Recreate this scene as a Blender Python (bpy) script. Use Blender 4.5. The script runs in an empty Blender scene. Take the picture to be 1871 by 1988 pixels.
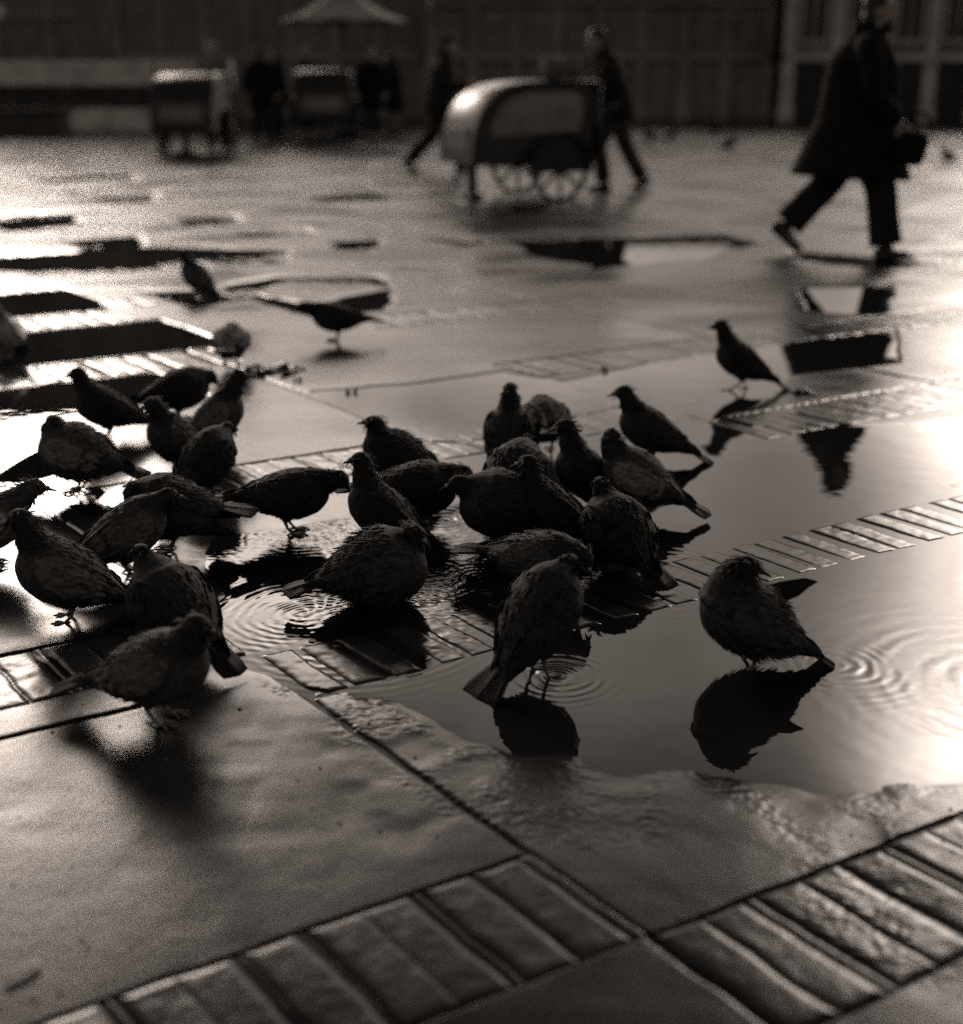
import bpy, bmesh, math, random
import numpy as np
from mathutils import Vector, Matrix, Euler

sc = bpy.context.scene
COL = sc.collection
R = math.radians

# ------------------------------------------------------------------ camera numbers
CAM_H = 1.245
FPX = 2500.0            # focal length in units of a 1871 x 1988 frame
TH = R(18.8)            # camera tilt downwards


def gp(u, v, z=0.0):
    """point of the square seen at (u, v) of a 1871 x 1988 frame, used to survey the photo"""
    x = (u - 935.5) / FPX
    y = (994 - v) / FPX
    d = (x, math.cos(TH) + y * math.sin(TH), -math.sin(TH) + y * math.cos(TH))
    t = (z - CAM_H) / d[2]
    return (d[0] * t, d[1] * t)


# ------------------------------------------------------------------ helpers
def link(o):
    COL.objects.link(o)
    return o


def tag(o, label=None, cat=None, group=None, kind=None):
    if label: o['label'] = label
    if cat: o['category'] = cat
    if group: o['group'] = group
    if kind: o['kind'] = kind
    return o


def empty(name, loc, rz=0.0):
    o = bpy.data.objects.new(name, None)
    o.location = loc
    o.rotation_euler = (0, 0, rz)
    o.empty_display_size = 0.1
    return link(o)


def mesh_obj(name, verts, faces, mat, parent=None, smooth=False, cols=None):
    me = bpy.data.meshes.new(name)
    me.from_pydata([tuple(v) for v in verts], [], faces)
    me.update()
    if cols is not None:
        at = me.color_attributes.new('Col', 'FLOAT_COLOR', 'POINT')
        flat = np.ones((len(verts), 4), dtype=np.float32)
        flat[:, :3] = np.asarray(cols, dtype=np.float32).reshape(len(verts), -1)
        at.data.foreach_set('color', flat.ravel())
    if smooth:
        me.polygons.foreach_set('use_smooth', [True] * len(me.polygons))
    o = bpy.data.objects.new(name, me)
    if mat is not None:
        me.materials.append(mat)
    if parent is not None:
        o.parent = parent
    return link(o)


class MB:
    """collects simple shapes into one mesh"""
    def __init__(self):
        self.v = []; self.f = []; self.c = []

    def add(self, verts, faces, col=0.1):
        b = len(self.v)
        self.v += [tuple(p) for p in verts]
        self.f += [tuple(i + b for i in f) for f in faces]
        if hasattr(col, '__len__'):
            self.c += list(col)
        else:
            self.c += [col] * len(verts)

    def box(self, c, s, rot=None, bev=0.0, col=0.1):
        x, y, z = s[0] / 2, s[1] / 2, s[2] / 2
        if bev > 0:
            bm = bmesh.new()
            bmesh.ops.create_cube(bm, size=1)
            for w in bm.verts:
                w.co = Vector((w.co.x * s[0], w.co.y * s[1], w.co.z * s[2]))
            bmesh.ops.bevel(bm, geom=bm.edges[:], offset=bev, segments=2, affect='EDGES', profile=0.6)
            pts = [w.co.copy() for w in bm.verts]
            fs = [[w.index for w in f.verts] for f in bm.faces]
            bm.free()
        else:
            pts = [Vector((i, j, k)) for i in (-x, x) for j in (-y, y) for k in (-z, z)]
            fs = [(0, 1, 3, 2), (4, 6, 7, 5), (0, 4, 5, 1), (2, 3, 7, 6), (0, 2, 6, 4), (1, 5, 7, 3)]
        m = rot if rot is not None else Matrix.Identity(3)
        self.add([m @ p + Vector(c) for p in pts], fs, col)

    def tube(self, pts, rad, n=10, sub=3, cap=True, col=0.1, rad2=None, up=(0, 0, 1)):
        """loft of ellipses along a smooth path; rad = half width, rad2 = half height"""
        P = [Vector(p) for p in pts]
        rad = list(rad) if hasattr(rad, '__len__') else [rad] * len(P)
        r2 = list(rad2) if rad2 is not None else rad
        Q = []; A = []; B = []
        for i in range(len(P) - 1):
            p0 = P[max(i - 1, 0)]; p1 = P[i]; p2 = P[i + 1]; p3 = P[min(i + 2, len(P) - 1)]
            for k in range(sub):
                t = k / sub
                Q.append(0.5 * ((2 * p1) + (p2 - p0) * t + (2 * p0 - 5 * p1 + 4 * p2 - p3) * t * t + (3 * p1 - p0 - 3 * p2 + p3) * t ** 3))
                A.append(rad[i] * (1 - t) + rad[i + 1] * t); B.append(r2[i] * (1 - t) + r2[i + 1] * t)
        Q.append(P[-1]); A.append(rad[-1]); B.append(r2[-1])
        up = Vector(up)
        vs = []
        for i, q in enumerate(Q):
            tg = (Q[min(i + 1, len(Q) - 1)] - Q[max(i - 1, 0)])
            tg = tg.normalized() if tg.length > 1e-9 else Vector((1, 0, 0))
            sd = up.cross(tg)
            if sd.length < 0.15: sd = Vector((0, 1, 0)) - tg * tg.y
            sd.normalize()
            u2 = tg.cross(sd)
            for k in range(n):
                a = 2 * math.pi * k / n
                vs.append(q + sd * (A[i] * math.cos(a)) + u2 * (B[i] * math.sin(a)))
        fs = []
        for i in range(len(Q) - 1):
            for k in range(n):
                k2 = (k + 1) % n
                fs.append((i * n + k, i * n + k2, (i + 1) * n + k2, (i + 1) * n + k))
        if cap:
            fs.append(tuple(range(n - 1, -1, -1)))
            fs.append(tuple((len(Q) - 1) * n + k for k in range(n)))
        self.add(vs, fs, col)

    def ball(self, c, r, n=12, m=8, rot=None, col=0.1):
        rr = r if hasattr(r, '__len__') else (r, r, r)
        c = Vector(c)
        vs = [Vector((0, 0, rr[2]))]
        for i in range(1, m):
            a = math.pi * i / m
            for k in range(n):
                b = 2 * math.pi * k / n
                vs.append(Vector((rr[0] * math.sin(a) * math.cos(b), rr[1] * math.sin(a) * math.sin(b), rr[2] * math.cos(a))))
        vs.append(Vector((0, 0, -rr[2])))
        fs = []
        for k in range(n):
            fs.append((0, 1 + k, 1 + (k + 1) % n))
            fs.append((len(vs) - 1, 1 + (m - 2) * n + (k + 1) % n, 1 + (m - 2) * n + k))
        for i in range(m - 2):
            for k in range(n):
                a = 1 + i * n + k; b = 1 + i * n + (k + 1) % n
                fs.append((a, a + n, b + n, b))
        if rot is not None: vs = [rot @ p for p in vs]
        self.add([p + c for p in vs], fs, col)

    def blade(self, p0, p1, nrm, w, w_tip=0.4, bend=0.0, col=0.05, th=0.0012, n=5):
        """a flat feather from p0 to p1"""
        p0 = Vector(p0); p1 = Vector(p1); nrm = Vector(nrm)
        d = p1 - p0
        sd = d.cross(nrm)
        if sd.length < 1e-9: return
        sd.normalize()
        nn = sd.cross(d).normalized()
        up = []; dn = []
        for i in range(n + 1):
            t = i / n
            ww = w * (0.45 + 0.55 * min(1, t * 3)) if t < 0.75 else w * (1 - (1 - w_tip) * ((t - 0.75) / 0.25) ** 1.6)
            if i == n: ww = w * w_tip * 0.45
            c = p0 + d * t + nn * (bend * t * t)
            for s in (-1, 0, 1):
                q = c + sd * (ww * s) + nn * ((0.10 * ww) if s == 0 else 0)
                up.append(q + nn * th); dn.append(q - nn * th)
        k = len(up)
        fs = []
        for i in range(n):
            for s in range(2):
                a = i * 3 + s
                fs.append((a, a + 1, a + 4, a + 3))
                fs.append((k + a, k + a + 3, k + a + 4, k + a + 1))
            for s in (0, 2):
                a = i * 3 + s
                fs.append((a, a + 3, k + a + 3, k + a) if s == 0 else (a, k + a, k + a + 3, a + 3))
        a = n * 3
        fs.append((a, a + 1, k + a + 1, k + a)); fs.append((a + 1, a + 2, k + a + 2, k + a + 1))
        self.add(up + dn, fs, col)

    def build(self, name, mat, parent=None, smooth=False, cols=False):
        return mesh_obj(name, self.v, self.f, mat, parent, smooth, self.c if cols else None)


def remeshed(mb, voxel, smooth_it=3):
    """union of the collected shapes as one continuous skin: (verts, faces)"""
    me = bpy.data.meshes.new('tmp')
    me.from_pydata(mb.v, [], mb.f)
    bm = bmesh.new(); bm.from_mesh(me)
    bmesh.ops.recalc_face_normals(bm, faces=bm.faces[:])
    bm.to_mesh(me); bm.free()
    o = bpy.data.objects.new('tmp', me)
    COL.objects.link(o)
    md = o.modifiers.new('r', 'REMESH'); md.mode = 'VOXEL'; md.voxel_size = voxel
    if smooth_it:
        s = o.modifiers.new('s', 'SMOOTH'); s.iterations = smooth_it; s.factor = 0.5
    dg = bpy.context.evaluated_depsgraph_get()
    ev = o.evaluated_get(dg)
    m2 = bpy.data.meshes.new_from_object(ev)
    vs = [v.co.copy() for v in m2.vertices]
    fs = [tuple(p.vertices) for p in m2.polygons]
    bpy.data.objects.remove(o); bpy.data.meshes.remove(me); bpy.data.meshes.remove(m2)
    return vs, fs


# ------------------------------------------------------------------ noise in numpy
def vnoise(x, y, seed=0):
    xi = np.floor(x).astype(np.int64); yi = np.floor(y).astype(np.int64)
    xf = x - xi; yf = y - yi
    xf = xf * xf * xf * (xf * (xf * 6 - 15) + 10); yf = yf * yf * yf * (yf * (yf * 6 - 15) + 10)

    def h(a, b):
        n = (a * 374761393 + b * 668265263 + seed * 1274126177) & 0x7fffffff
        n = ((n ^ (n >> 13)) * 1274126177) & 0x7fffffff
        n = (n ^ (n >> 16)) & 0xffff
        return n / 65535.0
    a = h(xi, yi); b = h(xi + 1, yi); c = h(xi, yi + 1); d = h(xi + 1, yi + 1)
    return (a * (1 - xf) + b * xf) * (1 - yf) + (c * (1 - xf) + d * xf) * yf - 0.5


def fbm(x, y, oct=4, seed=0, gain=0.5):
    s = 0; a = 1
    for i in range(oct):
        s = s + a * vnoise(x * 2 ** i + 17.3 * i, y * 2 ** i - 9.1 * i, seed + i)
        a *= gain
    return s


# ------------------------------------------------------------------ materials
def new_mat(name):
    m = bpy.data.materials.new(name); m.use_nodes = True
    nt = m.node_tree
    return m, nt, nt.nodes['Principled BSDF'], nt.nodes, nt.links


def simple_mat(name, base, rough=0.6, var=0.3, scale=6.0, bump=0.0, bscale=40.0, metal=0.0, ior=1.45):
    m, nt, b, N, L = new_mat(name)
    tc = N.new('ShaderNodeTexCoord')
    nz = N.new('ShaderNodeTexNoise'); nz.inputs['Scale'].default_value = scale; nz.inputs['Detail'].default_value = 5
    L.new(tc.outputs['Object'], nz.inputs['Vector'])
    mr = N.new('ShaderNodeMapRange')
    mr.inputs['From Min'].default_value = 0.3; mr.inputs['From Max'].default_value = 0.7
    mr.inputs['To Min'].default_value = 1 - var; mr.inputs['To Max'].default_value = 1 + var
    L.new(nz.outputs['Fac'], mr.inputs['Value'])
    mx = N.new('ShaderNodeVectorMath'); mx.operation = 'SCALE'
    base = base if hasattr(base, '__len__') else (base, base * 0.97, base * 0.93)
    mx.inputs[0].default_value = base
    L.new(mr.outputs['Result'], mx.inputs['Scale'])
    L.new(mx.outputs['Vector'], b.inputs['Base Color'])
    b.inputs['Roughness'].default_value = rough
    b.inputs['Metallic'].default_value = metal
    b.inputs['IOR'].default_value = ior
    if rough >= .85: b.inputs['Specular IOR Level'].default_value = 0.12
    if bump:
        n2 = N.new('ShaderNodeTexNoise'); n2.inputs['Scale'].default_value = bscale; n2.inputs['Detail'].default_value = 4
        L.new(tc.outputs['Object'], n2.inputs['Vector'])
        bp = N.new('ShaderNodeBump'); bp.inputs['Strength'].default_value = 1; bp.inputs['Distance'].default_value = bump
        L.new(n2.outputs['Fac'], bp.inputs['Height']); L.new(bp.outputs['Normal'], b.inputs['Normal'])
    return m


def stone_mat():
    m, nt, b, N, L = new_mat('wet_stone')
    g = N.new('ShaderNodeNewGeometry')

    def noise(scale, detail, rough=.55):
        n = N.new('ShaderNodeTexNoise'); n.inputs['Scale'].default_value = scale; n.inputs['Detail'].default_value = detail
        n.inputs['Roughness'].default_value = rough
        L.new(g.outputs['Position'], n.inputs['Vector']); return n.outputs['Fac']

    def rng(v, a, b_, c, d):
        n = N.new('ShaderNodeMapRange'); n.inputs['From Min'].default_value = a; n.inputs['From Max'].default_value = b_
        n.inputs['To Min'].default_value = c; n.inputs['To Max'].default_value = d
        L.new(v, n.inputs['Value']); return n.outputs['Result']

    def mt(op, a, b_):
        n = N.new('ShaderNodeMath'); n.operation = op
        for k, x in enumerate((a, b_)):
            if hasattr(x, 'is_linked'): L.new(x, n.inputs[k])
            else: n.inputs[k].default_value = x
        return n.outputs[0]
    mp = N.new('ShaderNodeMapping'); mp.inputs['Rotation'].default_value = (0, 0, R(-30.5)); mp.inputs['Scale'].default_value = (.8, 1.5, 1)
    L.new(g.outputs['Position'], mp.inputs['Vector'])
    pn = N.new('ShaderNodeTexNoise'); pn.inputs['Scale'].default_value = 1.0; pn.inputs['Detail'].default_value = 4
    L.new(mp.outputs['Vector'], pn.inputs['Vector'])
    sep = N.new('ShaderNodeSeparateXYZ'); L.new(g.outputs['Position'], sep.inputs[0])
    patch = mt('MULTIPLY', rng(pn.outputs['Fac'], .42, .60, .0, .16), rng(sep.outputs["Y"], 3, 8, .2, 1.7))
    big, mid, fine, grit = noise(1.5, 6), noise(9, 6, .65), noise(330, 4, .6), noise(900, 2)
    cr = N.new('ShaderNodeValToRGB')
    cr.color_ramp.elements[0].position = 0.32; cr.color_ramp.elements[0].color = (0.012, 0.012, 0.0124, 1)
    cr.color_ramp.elements[1].position = 0.70; cr.color_ramp.elements[1].color = (0.034, 0.0338, 0.0334, 1)
    L.new(mt('ADD', mt('MULTIPLY', big, .55), mt('MULTIPLY', mid, .45)), cr.inputs['Fac'])
    ja = N.new('ShaderNodeAttribute'); ja.attribute_name = 'joint'; jf = ja.outputs['Fac']
    L.new(rng(jf, 0, 1, .5, .04), b.inputs['Specular IOR Level'])
    k = mt('MULTIPLY', rng(fine, .3, .7, .55, 1.45), rng(grit, .3, .7, .5, 1.5))
    sc_ = N.new('ShaderNodeVectorMath'); sc_.operation = 'SCALE'
    L.new(cr.outputs['Color'], sc_.inputs[0]); L.new(mt('MULTIPLY', k, rng(jf, 0, 1, 1.0, .35)), sc_.inputs['Scale'])
    L.new(sc_.outputs['Vector'], b.inputs['Base Color'])
    # the water film thins out with height above the puddles
    h = mt('ADD', sep.outputs['Z'], mt('MULTIPLY', mt('SUBTRACT', mid, .5), .005))
    dry = rng(h, .0005, .0085, 0.0, 1.0)
    L.new(mt('ADD', mt('ADD', mt('MULTIPLY', dry, .12), patch), rng(big, .3, .7, .07, .13)), b.inputs['Roughness'])
    b.inputs['IOR'].default_value = 1.36
    hh = mt('ADD', mt('MULTIPLY', grit, .45), fine)
    bp = N.new('ShaderNodeBump'); bp.inputs['Strength'].default_value = 1.0
    L.new(rng(dry, 0, 1, .00006, .00025), bp.inputs['Distance'])
    L.new(hh, bp.inputs['Height']); L.new(bp.outputs['Normal'], b.inputs['Normal'])
    return m


RINGS = [  # u, v, wavelength, reach, height
    (1085, 1312, .026, .085, .00075), (1625, 1290, .030, .13, .00026), (1290, 1110, .034, .20, .00040),
    (690, 1215, .030, .22, .00034), (590, 1190, .027, .20, .00028), (820, 1120, .026, .18, .00050),
    (930, 1120, .023, .16, .00050), (600, 1040, .026, .16, .00050), (860, 1010, .028, .18, .00045), (1960, 1330, .055, .30, .00030)]
AGIT = [(800, 1120, .22), (950, 1080, .22), (620, 1030, .22), (880, 900, .35), (1050, 1120, .18), (760, 900, .45)]


def water_mat():
    m, nt, b, N, L = new_mat('puddle_water')
    b.inputs['Base Color'].default_value = (0.012, 0.012, 0.0125, 1)
    b.inputs['Roughness'].default_value = 0.012
    b.inputs['IOR'].default_value = 1.36
    g = N.new('ShaderNodeNewGeometry')

    def math_(op, a, bb=None, c=None):
        n = N.new('ShaderNodeMath'); n.operation = op
        for i, x in enumerate((a, bb, c)):
            if x is None: continue
            if hasattr(x, 'default_value') or hasattr(x, 'is_linked'): L.new(x, n.inputs[i])
            else: n.inputs[i].default_value = x
        return n.outputs[0]
    wob = N.new('ShaderNodeTexNoise'); wob.inputs['Scale'].default_value = 9; wob.inputs['Detail'].default_value = 2
    L.new(g.outputs['Position'], wob.inputs['Vector'])
    tot = None
    for (u, v, lam, reach, amp) in RINGS:
        x, y = gp(u, v)
        d = N.new('ShaderNodeVectorMath'); d.operation = 'DISTANCE'
        L.new(g.outputs['Position'], d.inputs[0]); d.inputs[1].default_value = (x, y, 0)
        r = math_('MULTIPLY_ADD', wob.outputs['Fac'], 0.035, d.outputs['Value'])
        s = math_('SINE', math_('MULTIPLY', r, 2 * math.pi / lam))
        q = math_('DIVIDE', d.outputs['Value'], reach)
        e = math_('EXPONENT', math_('MULTIPLY', math_('POWER', q, 2.0), -1.0))
        t = math_('MULTIPLY', math_('MULTIPLY', s, e), amp)
        tot = t if tot is None else math_('ADD', tot, t)
    brk = N.new('ShaderNodeTexNoise'); brk.inputs['Scale'].default_value = 11; brk.inputs['Detail'].default_value = 2
    L.new(g.outputs['Position'], brk.inputs['Vector'])
    bm_ = N.new('ShaderNodeMapRange'); bm_.inputs['From Min'].default_value = .36; bm_.inputs['From Max'].default_value = .62
    bm_.inputs['To Min'].default_value = .08; bm_.inputs['To Max'].default_value = 1.25
    L.new(brk.outputs['Fac'], bm_.inputs['Value'])
    tot = math_('MULTIPLY', tot, bm_.outputs['Result'])
    mask = None
    for (u, v, rr) in AGIT:
        x, y = gp(u, v)
        d = N.new('ShaderNodeVectorMath'); d.operation = 'DISTANCE'
        L.new(g.outputs['Position'], d.inputs[0]); d.inputs[1].default_value = (x, y, 0)
        e = math_('EXPONENT', math_('MULTIPLY', math_('POWER', math_('DIVIDE', d.outputs['Value'], rr), 2.0), -1.0))
        mask = e if mask is None else math_('MAXIMUM', mask, e)
    mp = N.new('ShaderNodeMapping'); mp.inputs['Scale'].default_value = (26, 48, 1); mp.inputs['Rotation'].default_value = (0, 0, R(12))
    L.new(g.outputs['Position'], mp.inputs['Vector'])
    wv = N.new('ShaderNodeTexNoise'); wv.inputs['Scale'].default_value = 1.0; wv.inputs['Detail'].default_value = 3
    L.new(mp.outputs['Vector'], wv.inputs['Vector'])
    ag = math_('MULTIPLY', math_('MULTIPLY', wv.outputs['Fac'], mask), 0.0028)
    calm = N.new('ShaderNodeTexNoise'); calm.inputs['Scale'].default_value = 7; calm.inputs['Detail'].default_value = 2
    L.new(g.outputs['Position'], calm.inputs['Vector'])
    tot = math_('ADD', math_('ADD', tot, ag), math_('MULTIPLY', calm.outputs['Fac'], 0.0005))
    bp = N.new('ShaderNodeBump'); bp.inputs['Strength'].default_value = 1.0; bp.inputs['Distance'].default_value = 1.0
    L.new(tot, bp.inputs['Height']); L.new(bp.outputs['Normal'], b.inputs['Normal'])
    return m


def feather_mat():
    m, nt, b, N, L = new_mat('plumage')
    at = N.new('ShaderNodeAttribute'); at.attribute_name = 'Col'
    tc = N.new('ShaderNodeTexCoord')
    mp = N.new('ShaderNodeMapping'); mp.inputs['Scale'].default_value = (45, 120, 120)
    L.new(tc.outputs['Object'], mp.inputs['Vector'])
    nz = N.new('ShaderNodeTexNoise'); nz.inputs['Scale'].default_value = 1.0; nz.inputs['Detail'].default_value = 4
    L.new(mp.outputs['Vector'], nz.inputs['Vector'])
    mr = N.new('ShaderNodeMapRange'); mr.inputs['From Min'].default_value = 0.3; mr.inputs['From Max'].default_value = 0.7
    mr.inputs['To Min'].default_value = 0.45; mr.inputs['To Max'].default_value = 1.5
    L.new(nz.outputs['Fac'], mr.inputs['Value'])
    v = N.new('ShaderNodeVectorMath'); v.operation = 'SCALE'
    L.new(at.outputs['Color'], v.inputs[0]); L.new(mr.outputs['Result'], v.inputs['Scale'])
    L.new(v.outputs['Vector'], b.inputs['Base Color'])
    b.inputs['Roughness'].default_value = 0.75
    b.inputs['Specular IOR Level'].default_value = 0.25
    bp = N.new('ShaderNodeBump'); bp.inputs['Strength'].default_value = 0.8; bp.inputs['Distance'].default_value = 0.002
    L.new(nz.outputs['Fac'], bp.inputs['Height']); L.new(bp.outputs['Normal'], b.inputs['Normal'])
    return m


M = dict(stone=stone_mat(), water=water_mat(), plume=feather_mat(),
         coat=simple_mat('black_wool', 0.012, 0.9, 0.3, 14, 0.002, 90),
         jacket=simple_mat('dark_cloth', 0.022, 0.9, 0.3, 12, 0.002, 80),
         trouser=simple_mat('trouser_cloth', 0.05, 0.9, 0.3, 10, 0.002, 60),
         darktrouser=simple_mat('dark_trouser_cloth', 0.02, 0.9, 0.3, 10, 0.002, 60),
         pale=simple_mat('pale_cloth', 0.35, 0.85, 0.2, 8, 0.001, 60),
         grey=simple_mat('grey_cloth', 0.12, 0.85, 0.25, 8, 0.001, 60),
         skin=simple_mat('skin', (0.30, 0.25, 0.22), 0.55, 0.15, 12),
         hair=simple_mat('dark_hair', 0.02, 0.6, 0.3, 40, 0.001, 120),
         leather=simple_mat('black_leather', 0.02, 0.4, 0.3, 10, 0.0006, 120),
         cartpaint=simple_mat('worn_cart_paint', 0.03, 0.55, 0.35, 7, 0.0006, 60),
         cartroof=simple_mat('cart_roof_enamel', 0.03, 0.36, 0.25, 5, 0.0004, 60),
         cartpane=simple_mat('cart_pane', 0.2, 0.25, 0.3, 4),
         black=simple_mat('black_iron', 0.012, 0.5, 0.3, 20, 0.0006, 90),
         wood=simple_mat('weathered_wood', 0.07, 0.7, 0.4, 9, 0.002, 40),
         canvas=simple_mat('umbrella_canvas', 0.32, 0.85, 0.2, 5, 0.002, 30),
         facade=simple_mat('facade_plaster', 0.17, 0.85, 0.35, 0.8, 0.006, 14),
         pilaster=simple_mat('pale_stone', 0.42, 0.8, 0.3, 1.3, 0.005, 20),
         hazefacade=simple_mat('hazed_plaster', 0.19, 0.9, 0.35, 0.6, 0.006, 10),  # distance haze put into the far wall colour as a lifted tone
         hazeopening=simple_mat('hazed_opening', 0.14, 0.7, 0.3, 2), opening=simple_mat('dark_opening', 0.015, 0.6, 0.3, 2),  # far openings also lightened, haze painted into their colour; near ones plain dark
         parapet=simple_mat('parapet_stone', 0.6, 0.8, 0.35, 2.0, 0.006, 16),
         parapetdark=simple_mat('dark_stone', 0.06, 0.85, 0.35, 2.0, 0.006, 16),  # darker stone for recessed panel, bench and umbrella base
         globe=simple_mat('lamp_glass', 0.6, 0.25, 0.1, 5),
         straw=simple_mat('straw', 0.85, 0.7, 0.2, 30), scrap=simple_mat('wet_scrap', 0.03, 0.45, 0.4, 60, 0.002, 120))

# ------------------------------------------------------------------ world: overcast evening sky
SUN_AZ, SUN_EL = -26.0, 20.0


def dirv(az, el):
    return (math.sin(R(az)) * math.cos(R(el)), math.cos(R(az)) * math.cos(R(el)), math.sin(R(el)))


w = bpy.data.worlds.new('World'); sc.world = w; w.use_nodes = True
nt = w.node_tree; N = nt.nodes; L = nt.links
bg = N['Background']
sky = N.new('ShaderNodeTexSky'); sky.sky_type = 'NISHITA'; sky.sun_disc = False
sky.sun_elevation = R(SUN_EL); sky.sun_rotation = R(SUN_AZ)
sky.air_density = 1.0; sky.dust_density = 3.0
bw = N.new('ShaderNodeRGBToBW'); L.new(sky.outputs['Color'], bw.inputs['Color'])
tc = N.new('ShaderNodeTexCoord')


def wm(op, a, b=None):
    n = N.new('ShaderNodeMath'); n.operation = op
    for i, x in enumerate((a, b)):
        if x is None: continue
        if hasattr(x, 'is_linked'): L.new(x, n.inputs[i])
        else: n.inputs[i].default_value = x
    return n.outputs[0]


def lobe(az, el, k, amp):
    d = N.new('ShaderNodeVectorMath'); d.operation = 'DOT_PRODUCT'
    L.new(tc.outputs['Generated'], d.inputs[0]); d.inputs[1].default_value = dirv(az, el)
    return wm('MULTIPLY', wm('EXPONENT', wm('MULTIPLY', wm('SUBTRACT', d.outputs['Value'], 1.0), k)), amp)


cl = N.new('ShaderNodeTexNoise'); cl.inputs['Scale'].default_value = 5.0; cl.inputs['Detail'].default_value = 6
cl.inputs['Distortion'].default_value = 0.4
L.new(tc.outputs['Generated'], cl.inputs['Vector'])
cr = N.new('ShaderNodeMapRange'); cr.inputs['From Min'].default_value = 0.35; cr.inputs['From Max'].default_value = 0.68
cr.inputs['To Min'].default_value = 0.62; cr.inputs['To Max'].default_value = 1.5
L.new(cl.outputs['Fac'], cr.inputs['Value'])
sep = N.new('ShaderNodeSeparateXYZ'); L.new(tc.outputs['Generated'], sep.inputs[0])
hi = N.new('ShaderNodeMapRange'); hi.interpolation_type = 'SMOOTHSTEP'   # thicker cloud overhead
hi.inputs['From Min'].default_value = math.sin(R(25)); hi.inputs['From Max'].default_value = math.sin(R(36))
hi.inputs['To Min'].default_value = 1.0; hi.inputs['To Max'].default_value = 0.06
L.new(sep.outputs['Z'], hi.inputs['Value'])
bk = N.new('ShaderNodeMapRange'); bk.interpolation_type = 'SMOOTHSTEP'   # dimming added behind the camera so the birds stay dark
bk.inputs['From Min'].default_value = -0.6; bk.inputs['From Max'].default_value = 0.5
bk.inputs['To Min'].default_value = 0.5; bk.inputs['To Max'].default_value = 1.0
L.new(sep.outputs['Y'], bk.inputs['Value'])
lo = N.new('ShaderNodeMapRange'); lo.interpolation_type = 'SMOOTHSTEP'   # dimming added low in the sky so far puddles reflect less
lo.inputs['From Min'].default_value = math.sin(R(5)); lo.inputs['From Max'].default_value = math.sin(R(12))
lo.inputs['To Min'].default_value = 0.42; lo.inputs['To Max'].default_value = 1.0
L.new(sep.outputs['Z'], lo.inputs['Value'])
base = wm('MULTIPLY', wm('MULTIPLY', wm('MULTIPLY', cr.outputs['Result'], lo.outputs['Result']), hi.outputs['Result']), bk.outputs['Result'])
#.outputs['Result'], hi.outputs['Result']), bk.outputs['Result'])
glow_lobes = wm('ADD', wm('ADD', lobe(-21, 19, 160, 2.4), wm('ADD', lobe(-19, 17.8, 420, 16.0), lobe(28, 20, 150, 7.0))), wm('ADD', wm('ADD', wm('ADD', lobe(25, 27.5, 420, 30.0), lobe(26, 20, 420, 14.0)), wm('ADD', lobe(-10, 21.5, 600, 5.0), lobe(-4.5, 21, 700, 4.0))), lobe(25, 12.5, 330, 20.0)))  # bright lobes added to the sky to make glare on puddles and stone
glow_lobes = wm('MULTIPLY', glow_lobes, cr.outputs['Result'])
tot = wm('ADD', base, glow_lobes)
val = wm('MULTIPLY', wm('ADD', wm('MULTIPLY', bw.outputs['Val'], 0.35), 4.7), tot)
tint = N.new('ShaderNodeVectorMath'); tint.operation = 'SCALE'; tint.inputs[0].default_value = (1.0, 0.862, 0.762)
L.new(val, tint.inputs['Scale']); L.new(tint.outputs['Vector'], bg.inputs['Color'])
bg.inputs['Strength'].default_value = 0.12

sd = bpy.data.lights.new('sun', 'SUN'); sd.energy = 0.5; sd.angle = R(10); sd.color = (1.0, 0.84, 0.72)
so = link(bpy.data.objects.new('sun', sd))
so.rotation_euler = Vector(dirv(SUN_AZ, SUN_EL)).to_track_quat('Z', 'Y').to_euler()
so.location = (0, 0, 30)

# ------------------------------------------------------------------ camera
cd = bpy.data.cameras.new('camera'); cam = link(bpy.data.objects.new('camera', cd))
cam.location = (0, 0, CAM_H); cam.rotation_euler = (R(90) - TH, 0, 0)
cd.sensor_fit = 'VERTICAL'; cd.sensor_height = 60; cd.sensor_width = 60; cd.lens = FPX / 1988 * 60
cd.clip_start = 0.05; cd.clip_end = 2000
cd.dof.use_dof = True; cd.dof.focus_distance = 3.2; cd.dof.aperture_fstop = 2.3
sc.camera = cam
sc.view_settings.view_transform = 'Standard'; sc.view_settings.look = 'None'
sc.view_settings.exposure = 0; sc.view_settings.gamma = 1
sc.cycles.max_bounces = 5; sc.cycles.use_denoising = False
sc.cycles.sample_clamp_indirect = 4; sc.cycles.sample_clamp_direct = 9

# ------------------------------------------------------------------ ground
O0 = np.array((0.08, 1.86))
ES = np.array((math.cos(R(30.5)), math.sin(R(30.5)))); ET = np.array((math.cos(R(-52.5)), math.sin(R(-52.5))))
DET = ES[0] * ET[1] - ES[1] * ET[0]


def to_st(x, y):
    a = x - O0[0]; b = y - O0[1]
    return (a * ET[1] - b * ET[0]) / DET, (ES[0] * b - ES[1] * a) / DET


def from_st(s, t):
    return (O0[0] + s * ES[0] + t * ET[0], O0[1] + s * ES[1] + t * ET[1])


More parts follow.
